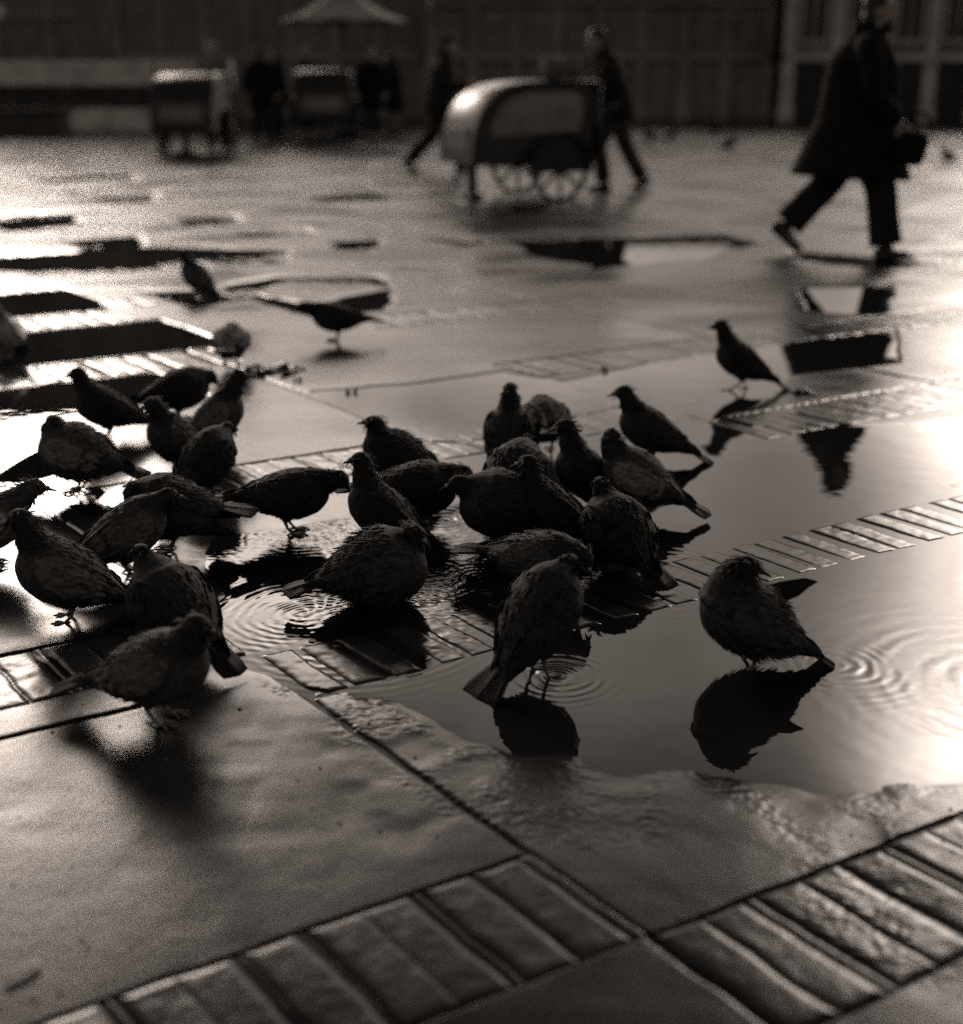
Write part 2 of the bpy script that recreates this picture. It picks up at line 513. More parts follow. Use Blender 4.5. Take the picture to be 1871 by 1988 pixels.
STRIPS = [(-6, 0, 0, .28), (-4, 0, -1.27, -.99), (-4, 0, -2.60, -2.32), (-4, -.5, -4.0, -3.7),
          (0, 2.36, -.99, -.72), (2.36, 5, -.86, -.58), (0, 4, .28, .56), (0, 2.36, -2.44, -2.14),
          (2.36, 6, -2.10, -1.77), (2.36, 7, -3.36, -3.02), (-.5, 1.5, -4.38, -4.0), (0, 1.55, -5.66, -5.27),
          (2.36, 7, -4.7, -4.4), (1.55, 7, -6.0, -5.7), (-1, 1.55, -6.95, -6.62), (1.55, 8, -7.4, -7.05)]
for k in range(14):
    STRIPS.append((-3 + (k % 3) * .9, 14, -8.6 - 1.3 * k, -8.25 - 1.3 * k))
JOINTS_S = [(0, -9, 3), (2.36, -3.36, -.99), (1.38, -8, -2.44), (-1.25, -8, -.9), (3.6, -6, 2)]


def sdf(px, py, poly):
    d = np.full(px.shape, 1e9); ins = np.zeros(px.shape, bool)
    n = len(poly)
    for i in range(n):
        ax, ay = poly[i]; bx, by = poly[(i + 1) % n]
        ex, ey = bx - ax, by - ay
        wx, wy = px - ax, py - ay
        t = np.clip((wx * ex + wy * ey) / (ex * ex + ey * ey + 1e-12), 0, 1)
        d = np.minimum(d, (wx - ex * t) ** 2 + (wy - ey * t) ** 2)
        c = (ay <= py) != (by <= py)
        with np.errstate(divide='ignore', invalid='ignore'):
            xx = ax + (py - ay) * ex / (ey if ey != 0 else 1e-12)
        ins ^= c & (px < xx)
    d = np.sqrt(d)
    return np.where(ins, d, -d)


def P(*uv): return [gp(u, v) for u, v in uv]


def ST(s0, s1, t0, t1): return [from_st(s0, t0), from_st(s1, t0), from_st(s1, t1), from_st(s0, t1)]


WATER = [  # polygon, depth, softness
    (P((430, 1090), (450, 1050), (640, 1020), (900, 980), (1120, 940), (1150, 880), (1380, 825), (1560, 880), (1790, 945), (1900, 960),
       (2250, 1150), (2250, 1540), (1871, 1510), (1700, 1545), (1480, 1530), (1250, 1520), (1130, 1515), (940, 1470), (800, 1380),
       (600, 1362), (500, 1275), (440, 1180)), .007, .16),
    (P((600, 760), (790, 748), (975, 722), (1060, 737), (1185, 772), (1180, 795), (900, 862), (790, 852)), .007, .02),
    (P((1085, 742), (1200, 720), (1480, 660), (1560, 690), (1540, 730), (1460, 790), (1390, 815), (1250, 785)), .007, .03),
    (P((1400, 825), (1560, 872), (1800, 945), (2100, 900), (2100, 800), (1700, 830)), .004, .05),
    (ST(.02, 1.62, -5.25, -4.42), .008, .02), (ST(-.6, 1.05, -3.98, -3.45), .008, .03), (ST(.3, 1.6, -6.60, -5.70), .008, .02),
    (P((1500, 668), (1735, 640), (1742, 705), (1535, 730)), .010, .02), (P((1550, 560), (1730, 555), (1705, 612), (1565, 604)), .009, .05),
    (P((990, 468), (1400, 455), (1480, 470), (1370, 502), (1150, 522), (1040, 497)), .012, .08),
    (P((830, 462), (950, 470), (900, 482)), .010, .05),
    (P((-60, 500), (300, 478), (560, 486), (545, 512), (300, 524), (-60, 530)), .012, .06), (P((130, 465), (270, 456), (285, 482), (160, 490)), .012, .06),
    (P((440, 560), (600, 592), (760, 560), (750, 602), (620, 616), (520, 590)), .011, .05), (P((270, 568), (420, 563), (480, 580), (380, 594)), .010, .05),
    (P((440, 555), (540, 538), (740, 538), (760, 560), (700, 548), (560, 546), (480, 566)), .010, .04),
    (P((-60, 422), (130, 412), (165, 436), (20, 452)), .012, .1), (P((190, 381), (300, 376), (300, 394), (210, 394)), .012, .1),
    (P((590, 380), (730, 374), (760, 386), (640, 394)), .012, .1), (P((640, 468), (740, 464), (720, 492), (660, 488)), .012, .06),
    (P((340, 424), (450, 418), (470, 432), (370, 440)), .012, .06), (P((440, 452), (600, 446), (620, 458), (470, 462)), .012, .06),
    (P((90, 372), (170, 366), (150, 380)), .012, .1), (P((60, 345), (260, 338), (260, 350), (90, 356)), .012, .1),
    (P((1540, 488), (1700, 500), (1840, 512), (1700, 524), (1560, 506)), .010, .06),
    ]
DRY = [
    (P((-500, 1290), (420, 1290), (500, 1278), (600, 1366), (690, 1430), (870, 1560), (1100, 1590), (1250, 1610), (1500, 1590), (1700, 1640),
       (1820, 1640), (2300, 1590), (2600, 2600), (-800, 2600)), .0060, .50),
    (P((-500, 1010), (60, 1010), (250, 1090), (430, 1150), (440, 1290), (-500, 1320)), .003, .2)]


def ground_z(x, y, want_joint=False):
    s, t = to_st(x, y)
    z = 0.0036 + 0.0034 * fbm(x * 1.6, y * 1.6, 2, 5) + 0.0002 * fbm(x * 14, y * 14, 3, 8) + 0.0001 * fbm(x * 60, y * 60, 2, 9)
    far = np.clip((y - 6) / 6, 0, 1)
    z += far * (0.011 + 0.010 * fbm(s * .55, t * 1.0, 3, 21))
    z += far * .009 * fbm(s * 1.6 + 3, t * 3.2, 3, 91)
    for poly, dep, soft in WATER:
        xs = [p[0] for p in poly]; ys = [p[1] for p in poly]
        m = (x > min(xs) - .6) & (x < max(xs) + .6) & (y > min(ys) - .6) & (y < max(ys) + .6)
        if not m.any(): continue
        d = sdf(x[m], y[m], poly)
        d = d + min(max(soft, .02), .06) * .8 * fbm(x[m] * 5, y[m] * 5, 3, 33)
        k = np.clip(d / soft * .5 + .5, 0, 1); k = k * k * (3 - 2 * k)
        z[m] = z[m] * (1 - .75 * k) - k * dep
    for poly, hgt, soft in DRY:
        d = sdf(x, y, poly) + soft * 1.2 * fbm(x * 5, y * 5, 3, 41)
        k = np.clip(d / soft * .5 + .5, 0, 1); k = k * k * (3 - 2 * k)
        z += k * hgt
        edge = np.exp(-(d / .13) ** 2) * (.18 + .82 * np.exp(-(np.maximum(s - .2, 0) / .5) ** 2))
        if hgt > .005:
            z += edge * (0.0008 * np.abs(fbm(x * 17, y * 24, 3, 55)) + 0.0013 * fbm(x * 80, y * 120, 3, 57)) * (s > -.05)
    # strips of bricks and joints
    sw = s + .006 * fbm(x * 11, y * 11, 2, 61); tw = t + .006 * fbm(x * 11, y * 11, 2, 63)
    instrip = np.zeros(x.shape, bool); prof = np.zeros(x.shape); lvl = np.zeros(x.shape)
    for k, (s0, s1, t0, t1) in enumerate(STRIPS):
        m = (sw > s0) & (sw < s1) & (tw > t0) & (tw < t1)
        if not m.any(): continue
        bwid = .098
        q = (sw[m] - s0) / bwid + .12 * np.sin(np.floor((sw[m] - s0) / bwid) * 2.3 + k)
        i = np.floor(q); f = q - i
        e = np.minimum(np.minimum(f, 1 - f) * bwid, np.minimum(tw[m] - t0, t1 - tw[m]) * 1.0)
        hsh = np.sin(i * 12.9898 + k * 78.233) * 43758.5453; hsh = hsh - np.floor(hsh)
        instrip |= m
        prof[m] = 1 - np.exp(-(np.maximum(e - .003, 0) / .009) ** 1.6)
        lvl[m] = (hsh - .5) * .0030 + (f - .5) * (hsh - .4) * .004
    worn = np.clip(.85 + 1.0 * fbm(x * 1.3, y * 1.3, 2, 71), .72, 1.1)
    z = np.where(instrip, np.where(z < 0, z * .45 - .0040, z - .0038) + prof * np.where(z < 0, .0105, .0040) * worn + lvl * prof * .6 + .0010 * prof * fbm(x * 30, y * 30, 2, 73), z)
    g = np.zeros(x.shape)
    for (sj, t0, t1) in JOINTS_S:
        e = np.abs(sw - sj); g = np.maximum(g, np.where((tw > t0) & (tw < t1) & ~instrip, np.exp(-(e / np.maximum(.006, .0024 * y)) ** 2), 0))
    for (sa, sb, tj) in ((-3, -.30, -.86), (0, 2.4, 1.3)):
        e = np.abs(tw - tj); g = np.maximum(g, np.where((sw > sa) & (sw < sb) & ~instrip, np.exp(-(e / np.maximum(.006, .0024 * y)) ** 2), 0))
    z -= g * .006
    if want_joint: return z, np.clip(np.maximum(np.where(instrip, np.clip(1 - prof * 1.6, 0, 1), 0), g), 0, 1)
    return z


def build_pavement():
    a = np.linspace(-.80, .80, 1240)
    lg = lambda p, q, n: np.exp(np.linspace(math.log(p), math.log(q), n, endpoint=False))
    yy = np.concatenate([lg(.75, 1.3, 50), lg(1.3, 7.6, 1450), lg(7.6, 60, 330), [60.0]])
    Y, A = np.meshgrid(yy, a, indexing='ij')
    X = A * (Y + .7)
    Z, J = ground_z(X, Y, True)
    rows, cols = X.shape
    me = bpy.data.meshes.new('pavement')
    nv = rows * cols
    co = np.stack([X, Y, Z], -1).reshape(-1, 3).astype(np.float32)
    idx = np.arange(nv).reshape(rows, cols)
    q = np.stack([idx[:-1, :-1], idx[:-1, 1:], idx[1:, 1:], idx[1:, :-1]], -1).reshape(-1, 4).astype(np.int32)
    me.vertices.add(nv); me.vertices.foreach_set('co', co.ravel())
    nf = len(q)
    me.loops.add(nf * 4); me.loops.foreach_set('vertex_index', q.ravel())
    me.polygons.add(nf)
    me.polygons.foreach_set('loop_start', np.arange(0, nf * 4, 4, dtype=np.int32))
    me.polygons.foreach_set('use_smooth', np.ones(nf, dtype=bool))
    me.update(calc_edges=True); me.validate()
    at = me.attributes.new('joint', 'FLOAT', 'POINT'); at.data.foreach_set('value', J.astype(np.float32).ravel())
    me.materials.append(M['stone'])
    o = link(bpy.data.objects.new('pavement', me)); tag(o, kind='structure')
    x0, x1 = .80 * 1.4, .80 * 60.4
    wv = [(-x0, .78, 0), (x0, .78, 0), (x1, 59.5, 0), (-x1, 59.5, 0)]
    tag(mesh_obj('puddle_water', wv, [(0, 1, 2, 3)], M['water']), kind='structure')
    S = 600
    tag(mesh_obj('ground', [(-S, -S, -.05), (S, -S, -.05), (S, S, -.05), (-S, S, -.05)], [(0, 1, 2, 3)], M['stone']), kind='structure')


build_pavement()

# ------------------------------------------------------------------ pigeons
BX = [-.13, -.10, -.06, -.02, .02, .055, .085, .10]
BW = [.012, .032, .050, .060, .063, .055, .036, .012]
BH = [.010, .024, .043, .056, .061, .056, .038, .012]
BZ = [.006, .004, .000, -.003, -.004, .001, .010, .014]


def pigeon(label, u, v, heading, pitch=22, neck=(62, 0, .075), head=(0, -8), puff=1.0, sink=0.0, size=1.0, tone=1.0,
           wing=.16, ruffle=.2, tail=14, tail_pitch=0, stride=0.0, droop=(0, 0), fan=None, leg=.058, roll=0, mottle=.5,
           group='pigeons gathered on the wet square', step_up=0.0, thick=1.0):
    rnd = random.Random(int(u * 13 + v * 7))
    s_ = size * 1.12
    tone = tone * (.8 if tone < 1.5 else 1)
    wing = wing * .9
    pr = R(pitch)
    puff = puff * 1.05
    cp, sp = math.cos(pr), math.sin(pr)
    hz = (leg + .050 * puff * .9) * s_

    def B(x, y, z):          # body frame to bird frame
        x, y, z = x * s_, y * s_, z * s_
        y, z = y * math.cos(R(roll)) - z * math.sin(R(roll)), y * math.sin(R(roll)) + z * math.cos(R(roll))
        return Vector((x * cp - z * sp, y, x * sp + z * cp + hz))
    pw = puff
    mb = MB()
    mb.tube([B(x, 0, z) for x, z in zip(BX, BZ)], [w_ * pw * s_ for w_ in BW], n=16, sub=3, rad2=[h_ * pw * s_ for h_ in BH],
            up=(-sp, 0, cp))
    nel, nyaw, nl = neck
    nb = B(.058, 0, .016)
    nd = Vector((math.cos(R(nel)) * math.cos(R(nyaw)), math.cos(R(nel)) * math.sin(R(nyaw)), math.sin(R(nel))))
    ne = nb + nd * (nl * s_)
    midn = nb + nd * (nl * .5 * s_) + Vector((.006 * s_, 0, 0))
    nr = pw ** .6 * thick
    mb.tube([nb - nd * (.02 * s_), nb, midn, ne], [.043 * nr * s_, .041 * nr * s_, .031 * nr * s_, .0215 * s_ * nr ** .5], n=14, sub=3, up=(-1, 0, .3))
    hy, hp = head
    hd = Vector((math.cos(R(hp)) * math.cos(R(nyaw + hy)), math.cos(R(hp)) * math.sin(R(nyaw + hy)), math.sin(R(hp))))
    hc = ne + hd * (.008 * s_) + Vector((0, 0, .003 * s_))
    hrot = hd.to_track_quat('X', 'Z').to_matrix()
    mb.ball(hc, (.0275 * s_, .0205 * s_, .0225 * s_), rot=hrot)
    mb.ball(hc + hd * (.018 * s_) - Vector((0, 0, .003 * s_)), (.013 * s_, .010 * s_, .010 * s_), rot=hrot)
    hips = []
    for sg in (1, -1):
        th0 = B(-.008, sg * .030, -.03)
        knee = Vector((-.012 * s_ + .0 * sp, sg * .024 * s_, leg * .62 * s_))
        mb.tube([th0, (th0 + knee) / 2 + Vector((.004, 0, 0)), knee], [.027 * s_ * pw, .019 * s_ * pw, .0065 * s_], n=10, sub=2)
        hips.append(knee)
    vs, fs = remeshed(mb, .0042 * s_, 3)
    # albedo from where on the bird a point lies
    dark = .022 * tone; mid = .060 * tone
    cols = []
    for p in vs:
        q = p - Vector((0, 0, hz))
        bx = (q.x * cp + q.z * sp) / s_; bz = (-q.x * sp + q.z * cp) / s_
        dh = min((p - hc).length, (p - midn).length, (p - ne).length) / s_
        c = mid
        if dh < .055: c = dark * (1 + .8 * max(0, (dh - .035) / .02))
        if bx < -.085 and bz > 0: c = mid * 1.5
        if bz < -.03: c = mid * .9
        c *= 1 + mottle * .5 * math.sin(p.x * 310 + 3 * math.sin(p.y * 190)) * math.sin(p.z * 270 + p.y * 150)
        cols.append((c, c * .985, c * .965))
    out = MB(); out.add(vs, fs, cols)

    def bwid(x, z):
        w_ = np.interp(x, BX, BW) * pw; h_ = np.interp(x, BX, BH) * pw; zc = np.interp(x, BX, BZ)
        k = max(0.0, 1 - ((z - zc) / max(h_, 1e-4)) ** 2)
        return w_ * math.sqrt(k)

    def c3(c): return (c, c * .985, c * .965)
    # folded wings
    for wi, sg in enumerate((1, -1)):
        dr = R(droop[wi]); spl = R(abs(droop[wi]) * .55)
        S = Vector((.060, sg * .045 * pw, .016))

        def W(p):
            p = Vector(p) - S
            p = Vector((p.x * math.cos(dr) - p.z * math.sin(dr), p.y, p.x * math.sin(dr) + p.z * math.cos(dr)))
            a = -sg * spl
            p = Vector((p.x * math.cos(a) - p.y * math.sin(a), p.x * math.sin(a) + p.y * math.cos(a), p.z)) + S
            return B(*p)
        nu, nv = 18, 8
        g = []; gc = []
        for i in range(nu + 1):
            t = i / nu
            x = .068 - .205 * t
            hh = np.interp(t, [0, .06, .2, .45, .7, .9, 1], [.008, .022, .037, .038, .026, .012, .003]) * (.9 + .1 * pw)
            zc = np.interp(t, [0, .3, .7, 1], [.012, .010, .014, .016])
            for j in range(nv + 1):
                vv = -1 + 2 * j / nv
                z = zc + vv * hh
                y = max(bwid(max(x, -.125), z), .016 + .02 * (1 - t)) + .0055 + .004 * (1 - vv * vv)
                if vv > .6: y -= .006 * (vv - .6) / .4
                g.append(W((x, sg * y, z)))
                c = wing * tone * (.85 + .3 * rnd.random())
                if .52 < t < .60 or .70 < t < .79: c = .018
                if t > .8: c = .03 * tone
                if vv < -.75: c = .035
                gc.append(c3(c))
        gi = [p - (B(0, sg * .006, 0) - B(0, 0, 0)) for p in g]
        k = len(g); ff = []
        for i in range(nu):
            for j in range(nv):
                a = i * (nv + 1) + j
                ff.append((a, a + 1, a + nv + 2, a + nv + 1)); ff.append((k + a, k + a + nv + 1, k + a + nv + 2, k + a + 1))
        for i in range(nu):
            for j in (0, nv):
                a = i * (nv + 1) + j; ff.append((a, a + nv + 1, k + a + nv + 1, k + a))
        for i in (0, nu):
            for j in range(nv):
                a = i * (nv + 1) + j; ff.append((a, a + 1, k + a + 1, k + a))
        out.add(g + gi, ff, gc + gc)
        nrm = (B(0, sg, .25) - B(0, 0, 0)).normalized()
        for f in range(6):       # flight feathers running out behind the covert shell
            t = f / 5
            p0 = W((-.030 - .030 * t, sg * (.042 * pw - .004 * t), -.008 + .020 * t))
            p1 = W((-.118 - .052 * t + rnd.uniform(-.004, .004), sg * (.024 - .010 * t), -.004 + .018 * t))
            out.blade(p0, p1, nrm, .010 * s_, .5, -.002, col=c3(.028 * tone) if False else .028 * tone)
        # scapular and covert feathers, slightly lifted so that the outline is not smooth
        for f in range(34):
            i = rnd.randint(1, nu - 4); j = rnd.randint(1, nv - 1)
            a = g[i * (nv + 1) + j]; b_ = g[min(i + 2, nu) * (nv + 1) + j]
            d = (b_ - a)
            tt = i / nu
            c = wing * tone * rnd.uniform(.8, 1.15)
            if .50 < tt < .60 or .70 < tt < .79: c = .018
            out.blade(a, a + d.normalized() * (.024 * s_) + nrm * (.0012 + .0015 * ruffle * rnd.random()) * s_, nrm, .0065 * s_, .7, .001, col=c, th=.0005, n=3)
    # tail
    tp = R(tail_pitch)
    for f in range(9):
        a = (f - 4) / 4
        yaw = R(tail) * a
        p0 = B(-.100, .010 * a, .010 + .002 * (4 - abs(f - 4)) / 4)
        dx = -math.cos(yaw) * math.cos(tp); dy = math.sin(yaw); dz = math.sin(tp)
        ln = .118 * (1 - .06 * abs(a))
        p1 = B(-.100 + dx * ln, .010 * a + dy * ln, .010 + dz * ln - .004 * abs(a))
        nrm = (B(0, .15 * a, 1) - B(0, 0, 0)).normalized()
        out.blade(p0, p1, nrm, .0105 * s_, .75, 0, col=.034 * tone)
    # a wing lifted off the body: flight feathers closing to a point
    if fan:
        for (p0_, p1_, spr, n_) in fan:
            p0_, p1_, spr = Vector(p0_) * s_, Vector(p1_) * s_, Vector(spr) * s_
            nrm = (p1_ - p0_).cross(spr)
            for f in range(n_):
                t = f / (n_ - 1) - .5
                a = p0_ + spr * t
                e_ = p1_ + spr * (t * .12) - (p1_ - p0_) * (.22 * (t + .5))
                out.blade(a - (p1_ - p0_) * .25, e_, nrm + Vector((0, .1 * t, 0)), .0125 * s_, .25, .002, col=.026 * tone, n=5)
    # ruffled contour feathers over breast, neck, back and flanks
    nfe = int(260 + 1300 * ruffle)
    tailpt = B(-.2, 0, 0)
    for f in range(nfe):
        i = rnd.randrange(len(vs))
        p = vs[i]
        if p.z < .045 * s_ and ruffle < .5: continue
        c0 = Vector((0, 0, hz)); ax = B(1, 0, 0) - B(0, 0, 0); ax.normalize()
        rel = p - c0
        out_n = rel - ax * (rel.dot(ax) * .8)
        if (p - hc).length < .05 * s_: out_n = p - (nb + ne) / 2
        if out_n.length < 1e-5: continue
        out_n.normalize()
        flow = (tailpt - p).normalized()
        if (p - hc).length < .05 * s_: flow = (nb - p).normalized()
        flow = (flow - out_n * flow.dot(out_n))
        if flow.length < 1e-4: continue
        flow.normalize()
        ln = rnd.uniform(.011, .019) * s_ * (1 + .4 * ruffle)
        lift = ruffle * (.25 if (p - hc).length < .045 * s_ else 1) * rnd.uniform(.02, .50) * (1.6 if rnd.random() < .15 else 1)
        c = cols[i][0] * rnd.uniform(.65, 1.45)
        out.blade(p - out_n * .001, p + flow * ln + out_n * (lift * ln), out_n, rnd.uniform(.0022, .0042) * s_, .35, -.001, col=c, th=.0003, n=2)
    # beak and eyes
    b0 = hc + hd * (.024 * s_) - Vector((0, 0, .004 * s_))
    dn = Vector((0, 0, -1))
    out.tube([b0, b0 + hd * (.010 * s_), b0 + hd * (.021 * s_) + dn * (.003 * s_), b0 + hd * (.026 * s_) + dn * (.007 * s_)],
             [.0052 * s_, .0042 * s_, .0024 * s_, .0006 * s_], n=8, sub=2, rad2=[.006 * s_, .0042 * s_, .0026 * s_, .0006 * s_], col=.03)
    out.ball(b0 + hd * (.006 * s_) + Vector((0, 0, .005 * s_)), (.006 * s_, .005 * s_, .004 * s_), n=8, m=6, rot=hrot, col=.3)
    for sg in (1, -1):
        out.ball(hc + hrot @ Vector((.010 * s_, sg * .0185 * s_, .005 * s_)), .0042 * s_, n=8, m=6, col=.02)
    # legs and toes
    for k_, sg in enumerate((1, -1)):
        kn = hips[k_]
        fx = (stride if sg > 0 else -stride) * s_
        raised = step_up * s_ if sg > 0 else 0
        foot = Vector((.010 * s_ + fx, sg * .022 * s_, .004 * s_ + raised))
        out.tube([kn + Vector((0, 0, .008 * s_)), (kn + foot) / 2 + Vector((-.004 * s_, 0, 0)), foot], [.0055 * s_, .0036 * s_, .0036 * s_], n=8, sub=2, col=.10)
        for an, ln in ((-32, .026), (0, .031), (32, .026), (180, .014)):
            d = Vector((math.cos(R(an)), math.sin(R(an)), 0))
            out.tube([foot, foot + d * (ln * .55 * s_) + Vector((0, 0, .002 * s_)), foot + d * (ln * s_) - Vector((0, 0, .001 * s_)),
                      foot + d * ((ln + .007) * s_) - Vector((0, 0, .003 * s_))],
                     [.0034 * s_, .0028 * s_, .0023 * s_, .0006 * s_], n=6, sub=2, col=.10)
    c4 = [c if hasattr(c, '__len__') else c3(c) for c in out.c]
    x, y = gp(u, v)
    gz = float(ground_z(np.array([[x]]), np.array([[y]]))[0, 0])
    o = mesh_obj('pigeon', out.v, out.f, M['plume'], None, True, c4)
    o.location = (x, y, max(gz, -.012) - sink)
    o.rotation_euler = (0, 0, R(heading))
    tag(o, label, 'pigeon', group)
    return o


# u, v of the feet; heading 0 = towards the right of the photo, 90 = away
pigeon('pale pigeon cut off by the left border, standing before the dark water band', 14, 690, 265, 35, (75, 0, .06), puff=1.1, tone=5.0, wing=.3, ruffle=.3)
pigeon('blurred dark pigeon standing far left on the pale ground beyond the ring shaped puddle', 385, 575, 150, 38, (60, 0, .07), puff=1.0, tone=.6)
pigeon('dark pigeon bending forward at the rim of the oval ring puddle', 655, 663, 184, 8, (15, 0, .085), head=(0, -25), tone=.5, wing=.04)
pigeon('round grey pigeon seen from behind, head down, alone above its long reflection', 452, 714, 92, 2, (-30, 0, .06), head=(0, -50), puff=1.05, tone=1.7, wing=.13)
pigeon('dark pigeon facing left below the dark water band, tail slanting down to the right', 212, 852, 182, 24, (70, 0, .07), tone=.5, wing=.03)
pigeon('hunched dark pigeon with rounded back behind the group of left pigeons, highest of the cluster', 352, 818, 25, 12, (5, 0, .05), head=(0, -40), puff=1.12, tone=.5, wing=.03)
pigeon('upright pigeon with pale wing and dark neck looking right in the left cluster', 422, 878, 10, 42, (62, 0, .085), head=(0, 0), tone=1.0, wing=.15)
pigeon('slim mottled pigeon standing upright in the left cluster in front of the pale winged one', 352, 925, 215, 45, (66, 0, .07), puff=1.0, tone=.8, wing=.10, mottle=1, ruffle=.4)
pigeon('smooth dark pigeon turned away, its back rounded, behind the tail of the pecking pigeon', 405, 965, 62, 28, (20, 0, .05), puff=1.08, tone=.45, wing=.03)
pigeon('large fluffed pigeon at far left with one wing trailing to the left and striped wing', 158, 955, 172, 20, (75, 20, .045), head=(140, -20), puff=1.32, tone=1.1, wing=.17, ruffle=.6,
       droop=(0, 0), fan=[((.07, .055, .095), (.21, .09, .04), (-.05, .0, -.055), 8)])
pigeon('fluffed black pigeon with drooping wing tips pointing right, middle of the left cluster', 335, 1072, 186, 8, (40, 30, .035), head=(100, -30), puff=1.3, tone=.55, wing=.04, ruffle=.5, droop=(14, 10), tail=20)
pigeon('grey pigeon walking right with its head lost behind the fluffed black one', 250, 1122, 28, 26, (25, 0, .06), puff=1.0, tone=1.1, wing=.10, leg=.062)
pigeon('mottled brown pigeon with neck stretched to the upper left, feet on pale wet stone', 138, 1206, 192, 32, (70, 0, .085), head=(0, -10), puff=1.12, tone=1.0, wing=.14, mottle=1, ruffle=.45, sink=.006)
pigeon('pale grey pigeon mostly outside the left border beside the mottled brown one', -22, 1105, 15, 18, (35, 0, .08), head=(0, -5), tone=2.0, wing=.16)
pigeon('big dark pigeon with long tail slanting to the lower right, behind the foreground pigeon', 345, 1272, 140, 30, (40, 0, .055), puff=1.18, tone=.55, wing=.035, tail=8, sink=.004)
pigeon('nearest grey pigeon looking right with pale shoulder, standing on damp stone with toes showing', 312, 1404, 344, 20, (58, 0, .062), head=(0, -12), puff=1.08, tone=.9, wing=.13, tail=17, leg=.055, ruffle=.25)
pigeon('dark pigeon in full profile pecking towards the right, standing in rippled water', 566, 1034, 1, 7, (12, 0, .07), head=(0, -45), tone=.5, wing=.035, leg=.060, puff=1.04)
pigeon('slender dark pigeon with pale crown, upright before the bathing bird, tail down to the right', 750, 1066, 158, 33, (80, 0, .08), head=(0, -5), tone=.55, wing=.03, sink=.005)
pigeon('spiky ruffled dark pigeon standing behind the round pecking one', 775, 955, 168, 24, (75, 0, .045), head=(20, 10), puff=1.05, tone=.45, wing=.03, ruffle=.9)
pigeon('small round dark pigeon with beak pointing down to the right, centre of the photo', 812, 1020, 4, 2, (14, 0, .062), head=(0, -55), puff=1.15, tone=.5, wing=.04, ruffle=.3)
pigeon('very fluffed pigeon bathing low in the water in front of the slender upright one', 738, 1168, 14, 14, (62, -10, .045), head=(-40, -20), puff=1.42, tone=.8, wing=.07, ruffle=1.0, sink=.035, mottle=1)
pigeon('pigeon seen from behind with narrow shoulders at the back of the central cluster', 987, 912, 84, 46, (78, 0, .07), tone=.55, wing=.04)
pigeon('round dark pigeon feeding with its back turned, topmost of the central cluster', 1057, 878, 96, 0, (-35, 0, .06), head=(0, -55), puff=1.12, tone=.3, wing=.022, leg=.05, ruffle=.1)
pigeon('mottled pigeon with light flecked back between the two rows of the central cluster', 1000, 990, 70, 22, (20, 0, .05), puff=1.18, tone=.7, wing=.09, mottle=1, ruffle=.5)
pigeon('puffed up dark pigeon facing left at the left end of the central cluster', 975, 1052, 184, 12, (22, 0, .05), head=(0, -10), puff=1.38, tone=.55, wing=.04, ruffle=.55, sink=.012)
pigeon('dark pigeon with upright neck just above the bathing mottled one, wing tips to the right', 1070, 1058, 160, 30, (80, 0, .065), tone=.5, wing=.035, puff=.95)
pigeon('upright dark pigeon facing left with pale feet, beside the pale winged one', 1143, 992, 178, 40, (74, 0, .085), tone=.5, wing=.03)
pigeon('pale winged pigeon with dark wing bar and long tail pointing right, central cluster', 1235, 1000, 164, 27, (62, 0, .07), head=(150, -5), puff=1.18, tone=.9, wing=.22)
pigeon('slim dark pigeon in profile looking left, beak touching the white joint line', 1262, 895, 174, 30, (62, 0, .075), head=(0, -6), tone=.6, wing=.045)
pigeon('mottled pigeon dipping its head to the right in the water behind the front bird', 1046, 1150, 330, 6, (8, -10, .055), head=(-10, -50), puff=1.05, tone=.8, wing=.09, ruffle=.4, mottle=1, sink=.022)
pigeon('dark pigeon with its back turned and water rings round its legs, centre front', 1046, 1310, 40, 50, (30, 0, .05), head=(0, -20), puff=1.10, tone=.55, wing=.05, ruffle=.3, tail=18, tail_pitch=14, leg=.085)
pigeon('solid black pigeon at the right of the central cluster, turned away above its clear reflection', 1200, 1100, 118, 26, (55, 0, .05), puff=1.18, tone=.4, wing=.025, ruffle=.4, sink=.012)
pigeon('lone dark pigeon striding left near the black trapezoid of water', 1436, 756, 172, 33, (66, 0, .085), head=(0, -4), tone=.5, wing=.03, leg=.07, stride=.034)
pigeon('preening pigeon on the right with curled neck and one wing feather spike pointing right', 1452, 1290, 182, 34, (104, -8, .062), head=(176, -12), puff=1.2, tone=.7, wing=.075, ruffle=.7, sink=.006, thick=1.35,
       tail=8, fan=[((-.040, -.022, .150), (-.135, -.03, .172), (.0, .004, -.030), 5)])
for (u, v, hd_, lb) in ((1262, 277, 185, 'tiny pigeon on the far square right behind the man pushing the cart'), (1303, 277, 10, 'tiny dark pigeon on the far square, second from the cart pusher'),
                        (1385, 262, 175, 'farthest tiny pigeon halfway between cart pusher and walking man'), (1415, 294, 5, 'tiny pigeon pecking left of the walking man'),
                        (1782, 302, 10, 'tiny pigeon right of the bag of the walking man'), (1840, 322, 200, 'tiny dark pigeon nearest the right border on the far square')):
    pigeon(lb, u, v, hd_, 22, (50, 0, .07), tone=.5, wing=.03, ruffle=.05)

